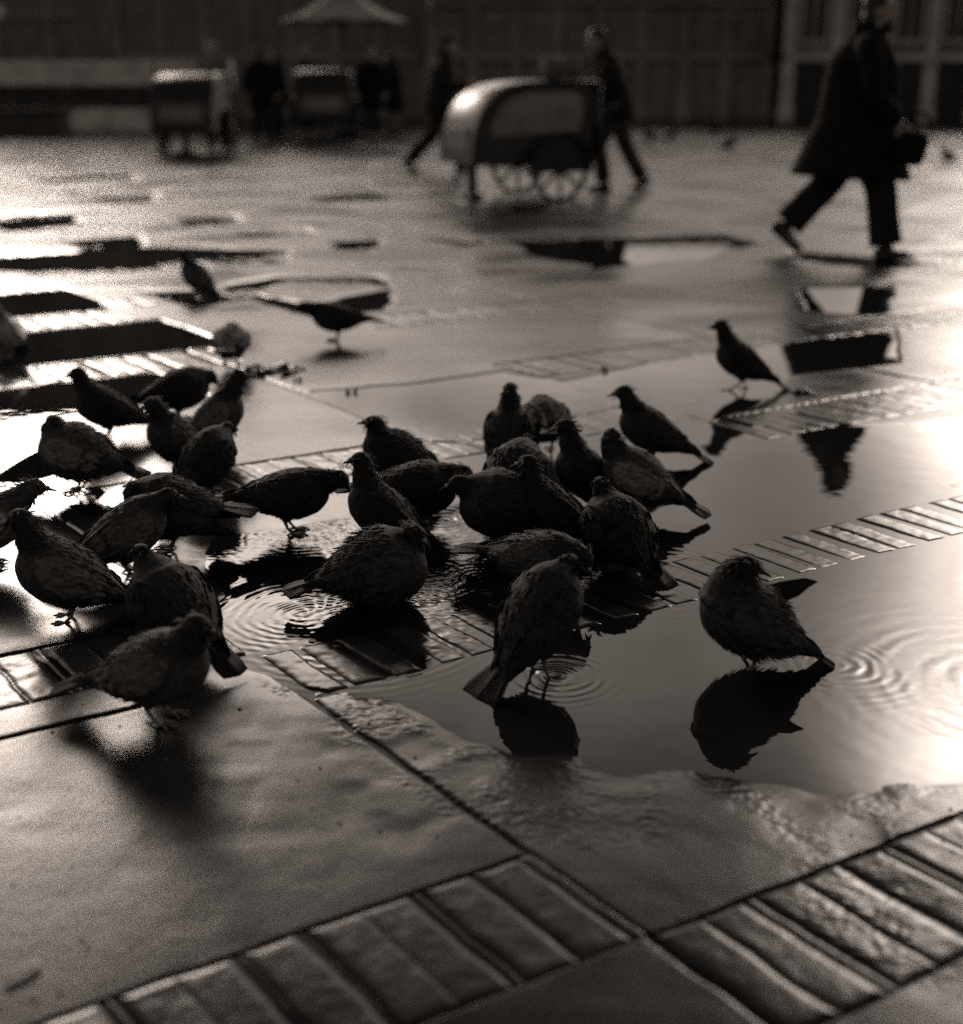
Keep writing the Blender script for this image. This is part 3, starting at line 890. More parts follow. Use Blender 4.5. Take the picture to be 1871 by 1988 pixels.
# ------------------------------------------------------------------ small litter
def scrap(label, u, v, name, cat, L_, W_, rot, mat, n=1):
    rnd = random.Random(int(u))
    mb = MB()
    for i in range(n):
        a = rnd.uniform(0, 6.28)
        c = Vector((rnd.uniform(-.5, .5) * L_ * (n > 1), rnd.uniform(-.5, .5) * W_ * (n > 1), .004 + .003 * rnd.random()))
        d = Vector((math.cos(a), math.sin(a), .15)) * (L_ * (.5 if n == 1 else .18))
        mb.blade(c - d, c + d, (0, 0, 1), W_ * (.5 if n == 1 else .2), .6, .012, th=.002)
        mb.ball(c + d * .4, (L_ * .12 / max(1, n * .3), L_ * .10 / max(1, n * .3), .006), n=8, m=6)
    o = mb.build(name, mat, None, True)
    x, y = gp(u, v); z = float(ground_z(np.array([[x]]), np.array([[y]]))[0, 0])
    o.location = (x, y, max(z, 0)); o.rotation_euler = (0, 0, R(rot))
    return tag(o, label, cat)


scrap('small dark scrap in the puddle just right of the litter clump', 580, 742, 'wet_scrap', 'scrap', .05, .04, 20, M['scrap'], 2)
scrap('curled dark scrap standing out of the still grey puddle, left of centre', 686, 762, 'wet_scrap', 'scrap', .05, .05, 60, M['scrap'], 3)
scrap('sodden clump of leaf litter beside the feet of the round grey pigeon', 540, 722, 'leaf_litter', 'litter', .26, .13, 10, M['scrap'], 12)
scrap('dark wet feather lying on the bricks right of the striding pigeon', 1575, 768, 'lost_feather', 'feather', .17, .05, -25, M['scrap'], 3)
scrap('small dark scrap on the paving above the end of the brick strip', 1180, 720, 'wet_scrap', 'scrap', .06, .03, 0, M['scrap'], 2)
sb = MB(); sb.tube([(-.026, 0, .004), (0, .001, .006), (.028, 0, .004)], [.0034, .0036, .0032], n=10, sub=2)
so_ = sb.build('straw', M['straw'], None, True); x_, y_ = gp(45, 1905)
so_.location = (x_, y_, float(ground_z(np.array([[x_]]), np.array([[y_]]))[0, 0]) + .002); so_.rotation_euler = (0, 0, R(48))
tag(so_, 'short pale straw lying on the dark stone at the lower left', 'straw')

rg_ = random.Random(8); gm = MB()
for i in range(170):
    x, y = gp(rg_.uniform(-60, 1930), rg_.uniform(1320, 1990))
    z = float(ground_z(np.array([[x]]), np.array([[y]]))[0, 0])
    if z < .001: continue
    r = rg_.choice((.0012, .0016, .002, .003))
    gm.ball((x, y, z + r * .3), (r * rg_.uniform(.8, 1.6), r * rg_.uniform(.8, 1.6), r * .8), n=7, m=5)
tag(gm.build('grit', M['scrap'], None, True), 'scattered crumbs of dark grit on the near stone slabs', 'grit', kind='stuff')

# ------------------------------------------------------------------ people
def hand(mb, wrist, d, palm_n, curl=.5, side=1, sc_=1.0):
    """palm, four unequal bent fingers and a thumb leaving the side of the palm"""
    d = Vector(d).normalized(); n_ = Vector(palm_n); n_ = (n_ - d * n_.dot(d)).normalized()
    s = d.cross(n_) * side
    wrist = Vector(wrist)
    pe = wrist + d * .085 * sc_
    mb.tube([wrist - d * .01, wrist + d * .03, pe], [.026 * sc_, .040 * sc_, .042 * sc_], n=10, sub=2, rad2=[.022 * sc_, .018 * sc_, .015 * sc_], up=n_)
    for i, ln in enumerate((.072, .080, .074, .058)):
        b = pe + s * ((1.5 - i) * .020 * sc_) - d * .006
        p = b; dd = d.copy(); pts = [b]
        for k, fr in enumerate((.45, .32, .23)):
            dd = (dd * math.cos(curl * (.5 + .3 * k)) + n_ * math.sin(curl * (.5 + .3 * k))).normalized()
            p = p + dd * ln * fr * sc_; pts.append(p)
        mb.tube(pts, [.0105 * sc_, .0098 * sc_, .009 * sc_, .0065 * sc_], n=8, sub=2)
    b = wrist + d * .030 * sc_ + s * .036 * sc_
    t1 = (d * .7 + s * .65 + n_ * .2).normalized(); t2 = (d * .9 + s * .1 + n_ * .5).normalized()
    mb.tube([b - s * .012, b + t1 * .038 * sc_, b + t1 * .038 * sc_ + t2 * .03 * sc_], [.014 * sc_, .011 * sc_, .007 * sc_], n=8, sub=2)


def person(label, loc, heading, J, coat='coat', trous='darktrouser', hat=None, hem=.6, coat_open=1.0, bulk=1.0, legw=1.0, group=None, hairlen=1, beard=False, tie=False, vox=.011):
    """J: joint positions in the figure's own frame (x forwards, y left, z up)"""
    V3 = lambda k: Vector(J[k])
    root = empty('person', loc, R(heading))
    tag(root, label, 'person', group)
    mb = MB()
    pel, chest, nk, hd_ = V3('pelvis'), V3('chest'), V3('neck'), V3('head')
    mb.tube([pel - Vector((0, 0, .10)), pel, pel.lerp(chest, .45), chest, chest.lerp(nk, .7), nk + Vector((0, 0, -.01))],
            [.11, .165, .145, .175, .13, .062], n=18, sub=3, rad2=[.09, .115, .105, .12, .085, .06], up=(1, 0, 0))
    f = Vector((math.cos(R(J.get('gaze', 0))), math.sin(R(J.get('gaze', 0))), -.08)).normalized()
    mb.tube([nk - Vector((0, 0, .05)), nk, hd_ - f * .01 - Vector((0, 0, .06))], [.066, .058, .056], n=12, sub=2, up=(1, 0, 0))
    hr = f.to_track_quat('X', 'Z').to_matrix()
    mb.ball(hd_ + Vector((0, 0, .015)), (.098, .076, .112), n=16, m=12, rot=hr)
    mb.ball(hd_ + f * .035 - Vector((0, 0, .062)), (.056, .052, .052), rot=hr)            # jaw
    mb.ball(hd_ + f * .078 - Vector((0, 0, .100)), (.020, .022, .016), rot=hr)            # chin
    mb.tube([hd_ + f * .090 + Vector((0, 0, .022)), hd_ + f * .108 - Vector((0, 0, .008)), hd_ + f * .118 - Vector((0, 0, .026)), hd_ + f * .098 - Vector((0, 0, .034))],
            [.009, .012, .016, .012], n=8, sub=2)                                         # nose
    mb.ball(hd_ + f * .086 + Vector((0, 0, .038)), (.018, .058, .010), rot=hr)            # brow
    for dz in (-.058, -.070):
        mb.ball(hd_ + f * .088 + Vector((0, 0, dz)), (.012, .024, .006), rot=hr)          # lips
    for sg in (1, -1):
        mb.ball(hd_ + hr @ Vector((-.005, sg * .077, -.012)), (.018, .009, .032), rot=hr)  # ears
    for sd, sg in (('L', 1), ('R', -1)):
        hip, kn, an = pel + Vector((0, sg * .09, -.04)), V3('knee' + sd), V3('ankle' + sd)
        mb.tube([hip, hip.lerp(kn, .5), kn, kn.lerp(an, .35), an], [.092, .075, .056, .056, .036], n=12, sub=3, up=(1, 0, 0))
        sh, el, wr = chest + Vector((.0, sg * .19, .10)), V3('elbow' + sd), V3('wrist' + sd)
        mb.tube([chest + Vector((0, sg * .10, .10)), sh, sh.lerp(el, .5), el, el.lerp(wr, .4), wr], [.06, .062, .052, .042, .040, .027], n=10, sub=3, up=(0, 0, 1))
        toe = Vector((math.cos(R(J.get('toe' + sd, 0))), 0, math.sin(R(J.get('toe' + sd, 0)))))
        mb.tube([an, an - Vector((0, 0, .04)) + toe * .02, an - Vector((0, 0, .06)) + toe * .16], [.036, .038, .030], n=10, sub=2)
    vs, fs = remeshed(mb, vox, 2)
    hb = MB(); hb.add(vs, fs)
    for sd, sg in (('L', 1), ('R', -1)):
        el, wr = V3('elbow' + sd), V3('wrist' + sd)
        hand(hb, wr, wr - el, J.get('palm' + sd, (0, -sg, -.2)), J.get('curl' + sd, .55), sg)
        hb.ball(hd_ + hr @ Vector((.084, sg * .031, .022)), (.010, .014, .008), n=8, m=6, rot=hr)
    hb.build('body', M['skin'], root, True)
    # trousers
    for sd, sg in (('L', 1), ('R', -1)):
        hip, kn, an = pel + Vector((0, sg * .09, -.02)), V3('knee' + sd), V3('ankle' + sd)
        mt = MB()
        mt.tube([hip + Vector((0, 0, .06)), hip.lerp(kn, .5), kn, kn.lerp(an, .5), an.lerp(kn, .06)], [.112, .096 * legw, .080 * legw, .076 * legw, .078 * legw], n=16, sub=4, up=(1, 0, 0), rad2=[.112, .098 * legw, .084 * legw, .082 * legw, .088 * legw])
        mt.build('trouser_leg', M[trous], root, True)
        toe = Vector((math.cos(R(J.get('toe' + sd, 0))), 0, math.sin(R(J.get('toe' + sd, 0)))))
        upv = Vector((-toe.z, 0, toe.x))
        ms = MB()
        ms.tube([an - toe * .085 - upv * .045, an - toe * .03 - upv * .045, an + toe * .08 - upv * .055, an + toe * .17 - upv * .066, an + toe * .195 - upv * .070],
                [.034, .042, .046, .042, .016], n=14, sub=3, rad2=[.036, .050, .034, .022, .012])
        ms.tube([an + upv * .06, an - upv * .02], [.050, .048], n=12, sub=2, up=(1, 0, 0))
        sv, sf = remeshed(ms, .010, 2)
        sh_ = MB(); sh_.add(sv, sf); sh_.build('shoe', M['leather'], root, True)
    # coat with sleeves
    mc = MB()
    hemz = hem
    ctr = Vector((pel.x * .9 + J.get('hemx', 0), 0, hemz))
    k = coat_open
    mc.tube([ctr, ctr.lerp(pel, .6), pel + Vector((0, 0, .02)), pel.lerp(chest, .5), chest, chest.lerp(nk, .55), nk + Vector((0, 0, .02))],
            [.25 * k, .235 * k ** .5, .215, .205, .225, .165, .082], n=22, sub=4, rad2=[.25 * k * bulk, .22 * k ** .5 * bulk, .18 * bulk ** 1.3, .175 * bulk ** 1.2, .175 * bulk, .125 * bulk, .085], up=(1, 0, 0))
    for sd, sg in (('L', 1), ('R', -1)):
        sh, el, wr = chest + Vector((.0, sg * .19, .10)), V3('elbow' + sd), V3('wrist' + sd)
        mc.tube([chest + Vector((0, sg * .10, .09)), sh, sh.lerp(el, .5), el, el.lerp(wr, .45), el.lerp(wr, .96)], [.09, .092, .080, .070, .064, .056], n=12, sub=3, up=(0, 0, 1))
    mc.tube([nk + Vector((-.03, 0, .0)), nk + Vector((-.03, 0, .07))], [.090, .084], n=14, sub=2, up=(1, 0, 0))
    cv, cf = remeshed(mc, .014, 3)
    cb = MB(); cb.add(cv, cf); cb.build('coat', M[coat], root, True)
    if tie:
        ts = MB(); ts.box(chest + Vector((.155, 0, .02)), (.02, .15, .24), bev=.008); ts.build('shirt_front', M['pale'], root)
        tt = MB(); tt.box(chest + Vector((.170, 0, .0)), (.014, .05, .26), bev=.005); tt.build('tie', M['coat'], root)
    # hair or hat
    mh = MB()
    mh.ball(hd_ + Vector((0, 0, .035)) - f * .018, (.098, .086, .100), n=16, m=10, rot=hr)
    if hairlen > 1:
        mh.ball(hd_ - f * .055 - Vector((0, 0, .05)), (.06, .080, .09), rot=hr)
    if beard:
        mh.ball(hd_ + f * .060 - Vector((0, 0, .095)), (.052, .056, .055), rot=hr)
    hv, hf = remeshed(mh, .010, 1)
    h2 = MB(); h2.add(hv, hf); h2.build('hair', M['hair'], root, True)
    if hat:
        mt = MB()
        tp = hd_ + Vector((0, 0, .075))
        n_ = 24
        prof = [(.001, .115), (.06, .112), (.092, .085), (.102, .03), (.106, .0), (.150, -.006), (.152, .002), (.106, .012)] if hat[1] == 'brim' else \
               [(.001, .075), (.06, .070), (.105, .045), (.118, .015), (.108, -.02), (.100, -.02)]
        vs2 = []; fs2 = []
        for (r_, z_) in prof:
            for q in range(n_):
                a = 2 * math.pi * q / n_; vs2.append(tp + hr @ Vector((r_ * 1.08 * math.cos(a), r_ * .9 * math.sin(a), z_)))
        for i in range(len(prof) - 1):
            for q in range(n_):
                fs2.append((i * n_ + q, i * n_ + (q + 1) % n_, (i + 1) * n_ + (q + 1) % n_, (i + 1) * n_ + q))
        mt.add(vs2, fs2)
        if hat[1] == 'cap': mt.tube([tp + f * .09 + Vector((0, 0, -.012)), tp + f * .165 - Vector((0, 0, .03))], [.078, .06], n=12, sub=2, rad2=[.008, .005])
        mt.build('hat', M[hat[0]], root, True)
    return root


def pose(**k):
    J = dict(pelvis=(0, 0, .92), chest=(.02, 0, 1.28), neck=(.03, 0, 1.48), head=(.06, 0, 1.62),
             kneeL=(.03, .10, .49), kneeR=(.02, -.10, .49), ankleL=(0, .11, .085), ankleR=(0, -.11, .085),
             elbowL=(-.03, .27, 1.12), elbowR=(-.03, -.27, 1.12), wristL=(.05, .28, .87), wristR=(.05, -.28, .87))
    J.update(k); return J


x_, y_ = gp(1652, 500)
person('big man in a long black overcoat striding to the right, carrying a bag', (x_, y_, 0), -8,
       pose(pelvis=(-.04, 0, .93), chest=(-.03, 0, 1.31), neck=(-.01, 0, 1.51), head=(.04, 0, 1.65), kneeL=(-.17, .10, .54), ankleL=(-.46, .11, .20), toeL=-42,
            kneeR=(.14, -.10, .51), ankleR=(.22, -.11, .085), toeR=4, elbowR=(.02, -.30, 1.12), wristR=(.20, -.27, .93), elbowL=(-.16, .29, 1.10), wristL=(-.10, .30, .86), hemx=-.02, gaze=-6),
       coat='coat', hem=.56, coat_open=1.22, bulk=1.40, hairlen=2, beard=True, legw=1.3)
bm_ = MB()
bx_, by_ = x_ + .25, y_ - .32
bm_.box((0, 0, 0), (.20, .15, .22), bev=.06)
bm_.tube([(-.08, 0, .12), (-.05, 0, .22), (.05, 0, .22), (.08, 0, .12)], [.010] * 4, n=8, sub=3, up=(0, 1, 0))
bag = bm_.build('handbag', M['coat'], None, True); bag.location = (bx_, by_, .77); bag.rotation_euler = (0, R(12), R(-8))
tag(bag, 'bulky black bag held at the front of the man in the long overcoat', 'bag')

x_, y_ = gp(1196, 372)
person('man in a dark jacket and paler trousers leaning to push the large hooded cart', (x_, y_, 0), 186,
       pose(pelvis=(.02, 0, .93), chest=(.14, 0, 1.27), neck=(.21, 0, 1.46), head=(.27, 0, 1.59), kneeL=(.22, .10, .52), ankleL=(.16, .11, .10), kneeR=(-.12, -.10, .48), ankleR=(-.32, -.11, .13), toeR=-25,
            elbowL=(.28, .27, 1.10), wristL=(.50, .22, 1.02), elbowR=(.28, -.27, 1.10), wristR=(.50, -.22, 1.02), curlL=1.1, curlR=1.1), coat='jacket', trous='trouser', hem=.78, coat_open=.85)
x_, y_ = gp(855, 334)
person('dark clad man in a wide hat striding behind the hooded cart, one leg stretched back', (x_, y_, 0), 8,
       pose(pelvis=(0, 0, .92), chest=(.06, 0, 1.27), neck=(.09, 0, 1.47), head=(.13, 0, 1.60), kneeL=(.22, .10, .55), ankleL=(.30, .11, .10), kneeR=(-.10, -.10, .50), ankleR=(-.42, -.11, .16), toeR=-35,
            elbowL=(.10, .28, 1.08), wristL=(.34, .22, 1.08), elbowR=(.12, -.27, 1.08), wristR=(.36, -.20, 1.10)), coat='jacket', trous='darktrouser', hat=('grey', 'brim'), hem=.74, coat_open=.9)
x_, y_ = gp(425, 293)
person('man with white shirt and dark tie standing behind the left hooded cart', (x_, y_, 0), 262, pose(), coat='grey', trous='trouser', hem=.80, coat_open=.85, tie=True)
x_, y_ = gp(512, 276)
person('dark figure facing away, right of the man with the tie', (x_, y_, 0), 80, pose(kneeL=(.06, .12, .49), ankleL=(.04, .16, .085)), coat='coat', hem=.62)
x_, y_ = gp(548, 268)
person('dark figure close beside the middle hooded cart, legs apart', (x_, y_, 0), 200, pose(ankleL=(.12, .13, .085), kneeL=(.10, .12, .49)), coat='coat', hem=.70, coat_open=.9)
x_, y_ = gp(600, 262)
person('person in a pale flat cap standing under the umbrella behind the middle cart', (x_, y_, 0), 250, pose(), coat='jacket', hat=('pale', 'cap'), hem=.75, coat_open=.9)
x_, y_ = gp(724, 266)
person('tall dark figure right of the middle cart under the edge of the umbrella', (x_, y_, 0), 275, pose(), coat='coat', hem=.55, coat_open=1.05)
x_, y_ = gp(768, 262)
person('dark figure in a long coat between the umbrella and the man in the wide hat', (x_, y_, 0), 160, pose(), coat='coat', trous='grey', hem=.50, coat_open=1.0)


# ------------------------------------------------------------------ hooded hand carts
def copy_tree(o, parent=None):
    c = o.copy(); COL.objects.link(c); c.parent = parent
    for ch in list(o.children): copy_tree(ch, c)
    return c


def make_cart():
    root = empty('hand_cart', (0, 0, 0))
    # side outline of the hooded box: x forwards
    arc = [(.80, .46), (.80, .62), (.77, .78), (.71, .93), (.62, 1.05), (.50, 1.14), (.34, 1.20), (.15, 1.235), (-.10, 1.25), (-.70, 1.255)]
    hw = .46
    mb = MB()
    out = arc + [(-.72, 1.22), (-.74, .46)]
    n = len(out)
    vs = [(x, sg * hw, z) for sg in (-1, 1) for x, z in out]
    fs = [tuple(range(n)), tuple(range(2 * n - 1, n - 1, -1))]
    mb.add(vs, fs)
    fs2 = [(i, n + i, n + (i + 1) % n, (i + 1) % n) for i in range(9, n)]
    mb.add(vs, fs2)
    mb.box((.02, 0, .43), (1.60, .96, .07), bev=.015)
    mb.build('body', M['cartpaint'], root)
    # curved roof and nose sheet, proud of the box
    rb = MB(); vs = []; fs = []
    for x, z in arc:
        for y in (-.47, -.44, .44, .47):
            vs.append((x + .006, y, z + (.006 if abs(y) < .45 else -.012)))
    m = len(arc)
    for i in range(m - 1):
        for k in range(3): fs.append((i * 4 + k, i * 4 + k + 1, i * 4 + k + 5, i * 4 + k + 4))
    rb.add(vs, fs)
    rb.build('hood', M['cartroof'], root, True)
    # dark frame bars along the hood edge and the pale side panes
    for sg in (1, -1):
        fb = MB()
        fb.tube([(x - .012, sg * .475, z - .02) for x, z in arc], [.026] * m, n=8, sub=2, up=(0, 1, 0))
        fb.tube([(-.72, sg * .475, 1.24), (-.72, sg * .475, .46)], [.045, .045], n=8, sub=1, up=(0, 1, 0))
        fb.build('frame_rail', M['black'], root, True)
        pn = MB()
        pts = [(.58, .70), (.56, .84), (.48, .98), (.36, 1.07), (.16, 1.13), (-.40, 1.14), (-.52, 1.10), (-.54, .95), (-.50, .74)]
        k = len(pts)
        vv = [(x, sg * .464, z) for x, z in pts] + [(x, sg * .458, z) for x, z in pts]
        pn.add(vv, [tuple(range(k)), tuple(range(2 * k - 1, k - 1, -1))] + [(i, (i + 1) % k, k + (i + 1) % k, k + i) for i in range(k)])
        pn.build('side_pane', M['cartpane'], root)
        # spoked wheel with mudguard
        cy = sg * .56
        wb = MB()
        ring = 28
        for r0, wd in ((.325, .030),):
            pts = [(-.22 + r0 * math.cos(2 * math.pi * a / ring), cy, .34 + r0 * math.sin(2 * math.pi * a / ring)) for a in range(ring + 1)]
            wb.tube(pts, [wd] * (ring + 1), n=8, sub=1, cap=False, up=(0, 1, 0))
        wheel = wb.build('wheel', M['black'], root, True)
        spk = MB()
        for a in range(7):
            t = 2 * math.pi * a / 7 + .2
            spk.tube([(-.22, cy, .34), (-.22 + .30 * math.cos(t), cy, .34 + .30 * math.sin(t))], [.026, .022], n=6, sub=1, up=(0, 1, 0))
        spk.build('spokes', M['black'], wheel)
        hbm = MB(); hbm.tube([(-.22, cy - .05, .34), (-.22, cy + .05, .34)], [.055, .055], n=14, sub=1); hbm.build('hub', M['black'], wheel)
        mg = MB(); vs = []; fs = []
        na = 16
        for a in range(na + 1):
            t = R(-8 + 196 * a / na)
            for r_, y_2 in ((.37, cy - .07), (.385, cy + .07), (.365, cy + .07), (.35, cy - .07)):
                vs.append((-.22 + r_ * math.cos(t), y_2, .36 + r_ * math.sin(t)))
        for a in range(na):
            for q in range(4): fs.append((a * 4 + q, a * 4 + (q + 1) % 4, a * 4 + 4 + (q + 1) % 4, a * 4 + 4 + q))
        mg.add(vs, fs)
        c0 = len(mg.v)
        fan_ = [(-.22 + .355 * math.cos(R(-8 + 196 * a / na)), cy, .36 + .355 * math.sin(R(-8 + 196 * a / na))) for a in range(na + 1)]
        mg.add([(p[0], p[1] + q * .012, p[2]) for q in (-1, 1) for p in fan_], [tuple(range(na + 1)), tuple(range(2 * na + 1, na, -1))])
        mg.build('mudguard', M['black'], root)
    ax = MB(); ax.tube([(-.22, -.55, .34), (-.22, .55, .34)], [.025, .025], n=8, sub=1); ax.box((-.22, 0, .38), (.10, .9, .06), bev=.01); ax.build('axle', M['black'], root)
    lg = MB(); lg.box((.62, 0, .22), (.09, .10, .40), bev=.012); lg.box((.62, 0, .045), (.16, .34, .07), bev=.02); lg.build('prop_leg', M['black'], root)
    hb = MB()
    for sg in (1, -1): hb.tube([(-.70, sg * .36, .86), (-.88, sg * .36, .93), (-1.05, sg * .36, 1.0)], [.020, .018, .018], n=8, sub=2)
    hb.tube([(-1.05, -.38, 1.0), (-1.05, .38, 1.0)], [.020, .020], n=8, sub=1); hb.build('handle', M['wood'], root, True)
    fp = MB(); fp.box((.806, 0, .66), (.02, .62, .22), bev=.008); fp.build('nose_panel', M['cartpane'], root)
    return root


cart = make_cart()
x_, y_ = gp(1012, 385)
cart.location = (x_, y_, 0); cart.rotation_euler = (0, 0, R(203)); cart.scale = (.90, .92, .94)
tag(cart, 'large hooded hand cart seen from the side with spoked wheels showing', 'cart', 'hooded hand carts')
c2 = copy_tree(cart); x_, y_ = gp(382, 300)
c2.location = (x_, y_, 0); c2.rotation_euler = (0, 0, R(268)); c2.scale = (1, 1.0, 1.0)
tag(c2, 'hooded hand cart seen head on beside a thin pole, left of the group', 'cart', 'hooded hand carts')
c3_ = copy_tree(cart); x_, y_ = gp(632, 272)
c3_.location = (x_, y_, 0); c3_.rotation_euler = (0, 0, R(276)); c3_.scale = (1, 1.08, 1.06)
tag(c3_, 'hooded hand cart seen head on below the umbrella, half hidden in shade', 'cart', 'hooded hand carts')
pm = MB(); pm.tube([(0, 0, 0), (.01, 0, 1.2), (0, 0, 2.05)], [.028, .024, .018], n=8, sub=2); pm.ball((0, 0, 2.07), .035)
pole = pm.build('thin_pole', M['wood'], None, True); x_, y_ = gp(310, 297); pole.location = (x_, y_, 0)
tag(pole, 'thin upright wooden pole at the left side of the head on cart', 'pole')
# bundle on the big cart
bn = MB(); rr = random.Random(4)
for i in range(7): bn.ball((rr.uniform(-.12, .12), rr.uniform(-.16, .16), .08 + .06 * rr.random()), (.13, .12, .09 + .04 * rr.random()))
bv, bf = remeshed(bn, .02, 2); b2 = MB(); b2.add(bv, bf)
bun = b2.build('cloth_bundle', M['grey'], None, True); x_, y_ = cart.location.x, cart.location.y
bun.location = (x_ + .40, y_ + .15, 1.185); tag(bun, 'pale cloth bundle lying on the rear of the big hooded cart', 'bundle')

# ------------------------------------------------------------------ umbrella
um = empty('market_umbrella', (0, 0, 0)); x_, y_ = gp(675, 268)
um.location = (x_, y_, 0)
D_ = y_
ez = CAM_H + math.tan(math.atan((994 - 40) / FPX) - TH) * D_
rad = 1.26
cb = MB(); vs = [(0, 0, ez + .72), (0, 0, ez + .70)]; fs = []
nseg = 8; sub = 5
ringn = nseg * sub
lay = 6
for l in range(1, lay + 1):
    f = l / lay
    for a in range(ringn):
        t = 2 * math.pi * a / ringn; fr = (a % sub) / sub
        sag = .035 * math.sin(math.pi * fr) * f
        r_ = rad * f * (math.cos(math.pi / nseg) / math.cos((fr - .5) * 2 * math.pi / nseg)) if False else rad * f * (1 - .05 * math.sin(math.pi * fr))
        vs.append((r_ * math.cos(t), r_ * math.sin(t), ez + .72 * (1 - f) - .10 * math.sin(math.pi * f) - sag))
for a in range(ringn): fs.append((0, 2 + a, 2 + (a + 1) % ringn))
for l in range(lay - 1):
    for a in range(ringn):
        p = 2 + l * ringn + a; q = 2 + l * ringn + (a + 1) % ringn
        fs.append((p, p + ringn, q + ringn, q))
cb.add(vs[:1] + vs[1:], fs)
can = cb.build('canopy', M['canvas'], um, True)
md = can.modifiers.new('thick', 'SOLIDIFY'); md.thickness = .012
pb = MB(); pb.tube([(0, 0, 0), (0, 0, ez + .78)], [.03, .026], n=10, sub=1); pb.ball((0, 0, ez + .80), .05); pb.build('pole', M['wood'], um, True)
bb = MB(); bb.box((0, 0, .09), (.55, .55, .16), bev=.03); bb.build('base', M['parapetdark'], um)
for a in range(nseg):
    t = 2 * math.pi * a / nseg
    rb = MB(); rb.tube([(.03 * math.cos(t), .03 * math.sin(t), ez + .30), (rad * .55 * math.cos(t), rad * .55 * math.sin(t), ez + .20)], [.010, .010], n=6, sub=1)
    rb.build('rib', M['wood'], um)
tag(um, 'large pale conical market umbrella above the middle cart', 'umbrella')

# ------------------------------------------------------------------ buildings
def facade_building(name, label, x0, x1, y, h, bays, mats, rise=None, z1=1.66):
    root = empty(name, ((x0 + x1) / 2, y, 0)); tag(root, label, 'building')
    W_ = x1 - x0; cx = 0
    wall, pil, opn = mats
    wb = MB(); wb.box((0, 3.0, h / 2), (W_, 6.0, h)); wb.build('wall', M[wall], root)
    st = MB(); st.box((0, -.10, z1), (W_ + .1, .20, .20), bev=.03); st.build('string_course', M[pil], root)
    st = MB(); st.box((0, -.16, h - .15), (W_ + .2, .36, .30), bev=.05); st.box((0, -.10, h - .42), (W_ + .1, .22, .18), bev=.03); st.build('cornice', M[pil], root)
    rf = MB()
    rf.add([(-W_ / 2 - .2, -.3, h + .003), (W_ / 2 + .2, -.3, h + .003), (W_ / 2 + .2, 6.2, h + .003), (-W_ / 2 - .2, 6.2, h + .003), (-W_ / 2 - .2, 3, h + .25), (W_ / 2 + .2, 3, h + .25)],
           [(0, 1, 5, 4), (2, 3, 4, 5), (0, 4, 3), (1, 2, 5), (3, 2, 1, 0)]); rf.build('roof', M['hazefacade'], root)
    bw_ = W_ / bays
    for i in range(bays + 1):
        px = -W_ / 2 + i * bw_
        pb_ = MB(); pb_.box((px, -.07, (z1 - .10) / 2), (.34, .22, z1 - .11), bev=.02); pb_.box((px, -.09, .16), (.42, .28, .32), bev=.03)
        pb_.build('pier', M[pil], root)
        p2 = MB(); p2.box((px, -.045, (z1 + .11 + h - .52) / 2), (.30, .14, h - .52 - z1 - .11), bev=.02); p2.build('pilaster', M[pil], root)
    for i in range(bays):
        px = -W_ / 2 + (i + .5) * bw_
        d = MB(); d.box((px, -.012, (z1 - .10) / 2), (bw_ - .48, .03, z1 - .14)); d.build('doorway', M[opn], root)
        zz0, zz1 = z1 + .45, min(z1 + 2.3, h - .9)
        wn = MB(); wn.box((px, -.012, (zz0 + zz1) / 2), (bw_ - .62, .03, zz1 - zz0)); wo = wn.build('window', M[opn], root)
        fr = MB()
        fr.box((px - (bw_ - .62) / 2, -.035, (zz0 + zz1) / 2), (.07, .08, zz1 - zz0 + .14)); fr.box((px + (bw_ - .62) / 2, -.035, (zz0 + zz1) / 2), (.07, .08, zz1 - zz0 + .14))
        fr.box((px, -.038, zz1 + .05), (bw_ - .70, .07, .08)); fr.box((px, -.048, zz0 - .05), (bw_ - .50, .11, .09)); fr.box((px, -.030, (zz0 + zz1) / 2), (.05, .04, zz1 - zz0 - .01))
        fr.build('frame', M[pil], wo)
    return root


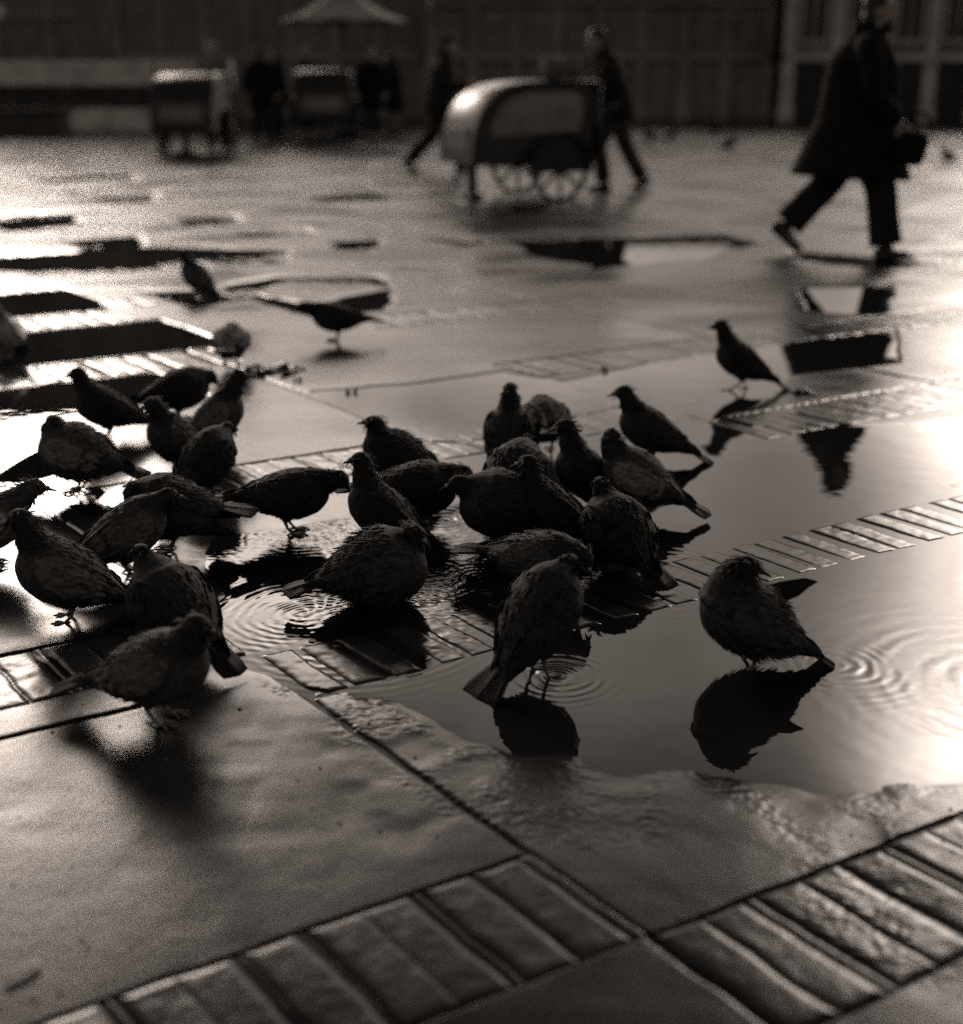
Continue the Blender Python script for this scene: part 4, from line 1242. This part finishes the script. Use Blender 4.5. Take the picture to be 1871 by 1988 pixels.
facade_building('arcade_building', 'long low palace front with pale pilasters and dark doorways at the right', 8.4, 24.0, 37.4, 4.3, 12, ('facade', 'pilaster', 'opening'))
facade_building('arcade_building', 'lowest dark arcade in shade between the big cart and the walking man', -1.4, 8.0, 38.3, 3.5, 8, ('hazefacade', 'hazefacade', 'hazeopening'))
facade_building('arcade_building', 'two storey dark front behind the umbrella and the small carts', -10.3, -1.7, 38.8, 5.7, 7, ('hazefacade', 'hazefacade', 'hazeopening'))
facade_building('tall_building', 'tall dark building closing the square at the upper left', -38.0, -10.6, 54.0, 12.8, 13, ('hazefacade', 'hazefacade', 'hazeopening'), z1=3.4)

# ------------------------------------------------------------------ stone parapet, block and lamp at the left
pr_ = empty('stone_parapet', (-10.3, 31.0, 0)); tag(pr_, 'long stone parapet with pale cap and dark recessed panel at the left', 'parapet')
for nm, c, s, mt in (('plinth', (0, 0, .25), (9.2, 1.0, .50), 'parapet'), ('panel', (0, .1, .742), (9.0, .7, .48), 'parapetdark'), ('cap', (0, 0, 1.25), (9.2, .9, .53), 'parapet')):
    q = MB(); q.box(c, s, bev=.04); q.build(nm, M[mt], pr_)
sb_ = MB(); sb_.box((0, 0, .24), (3.4, .9, .48), bev=.04); sb_.box((0, 0, .52), (3.6, 1.05, .08), bev=.02)
stb = sb_.build('stone_bench', M['parapetdark'], None); stb.location = (-10.35, 27.9, 0); tag(stb, 'low dark stone bench in front of the parapet at the left border', 'bench')
lp = empty('street_lamp', (-12.2, 34.0, 0)); tag(lp, 'street lamp with two pale globes at the upper left corner', 'lamp')
q = MB(); q.tube([(0, 0, 0), (0, 0, .3), (0, 0, .5), (0, 0, 2.2), (0, 0, 2.5)], [.16, .14, .07, .055, .05], n=12, sub=2); q.build('post', M['black'], lp, True)
q = MB(); q.tube([(-.30, 0, 2.50), (-.2, 0, 2.38), (0, 0, 2.34), (.2, 0, 2.38), (.30, 0, 2.50)], [.03] * 5, n=8, sub=3, up=(0, 1, 0)); q.build('crossarm', M['black'], lp, True)
for sg in (1, -1):
    q = MB(); q.ball((sg * .30, 0, 2.68), (.15, .15, .19), n=16, m=12); q.tube([(sg * .30, 0, 2.48), (sg * .30, 0, 2.53)], [.06, .07], n=12, sub=1); q.build('globe', M['globe'], lp, True)
q = MB(); q.box((0, 0, .7), (.5, .4, 1.4), bev=.05); q.box((0, 0, 1.45), (.58, .48, .10), bev=.02); q.box((0, 0, .08), (.62, .52, .16), bev=.02)
pd = q.build('stone_pedestal', M['pilaster'], None); pd.location = (-12.15, 32.2, 0.2); tag(pd, 'pale stone pedestal at the left border below the lamp', 'pedestal')
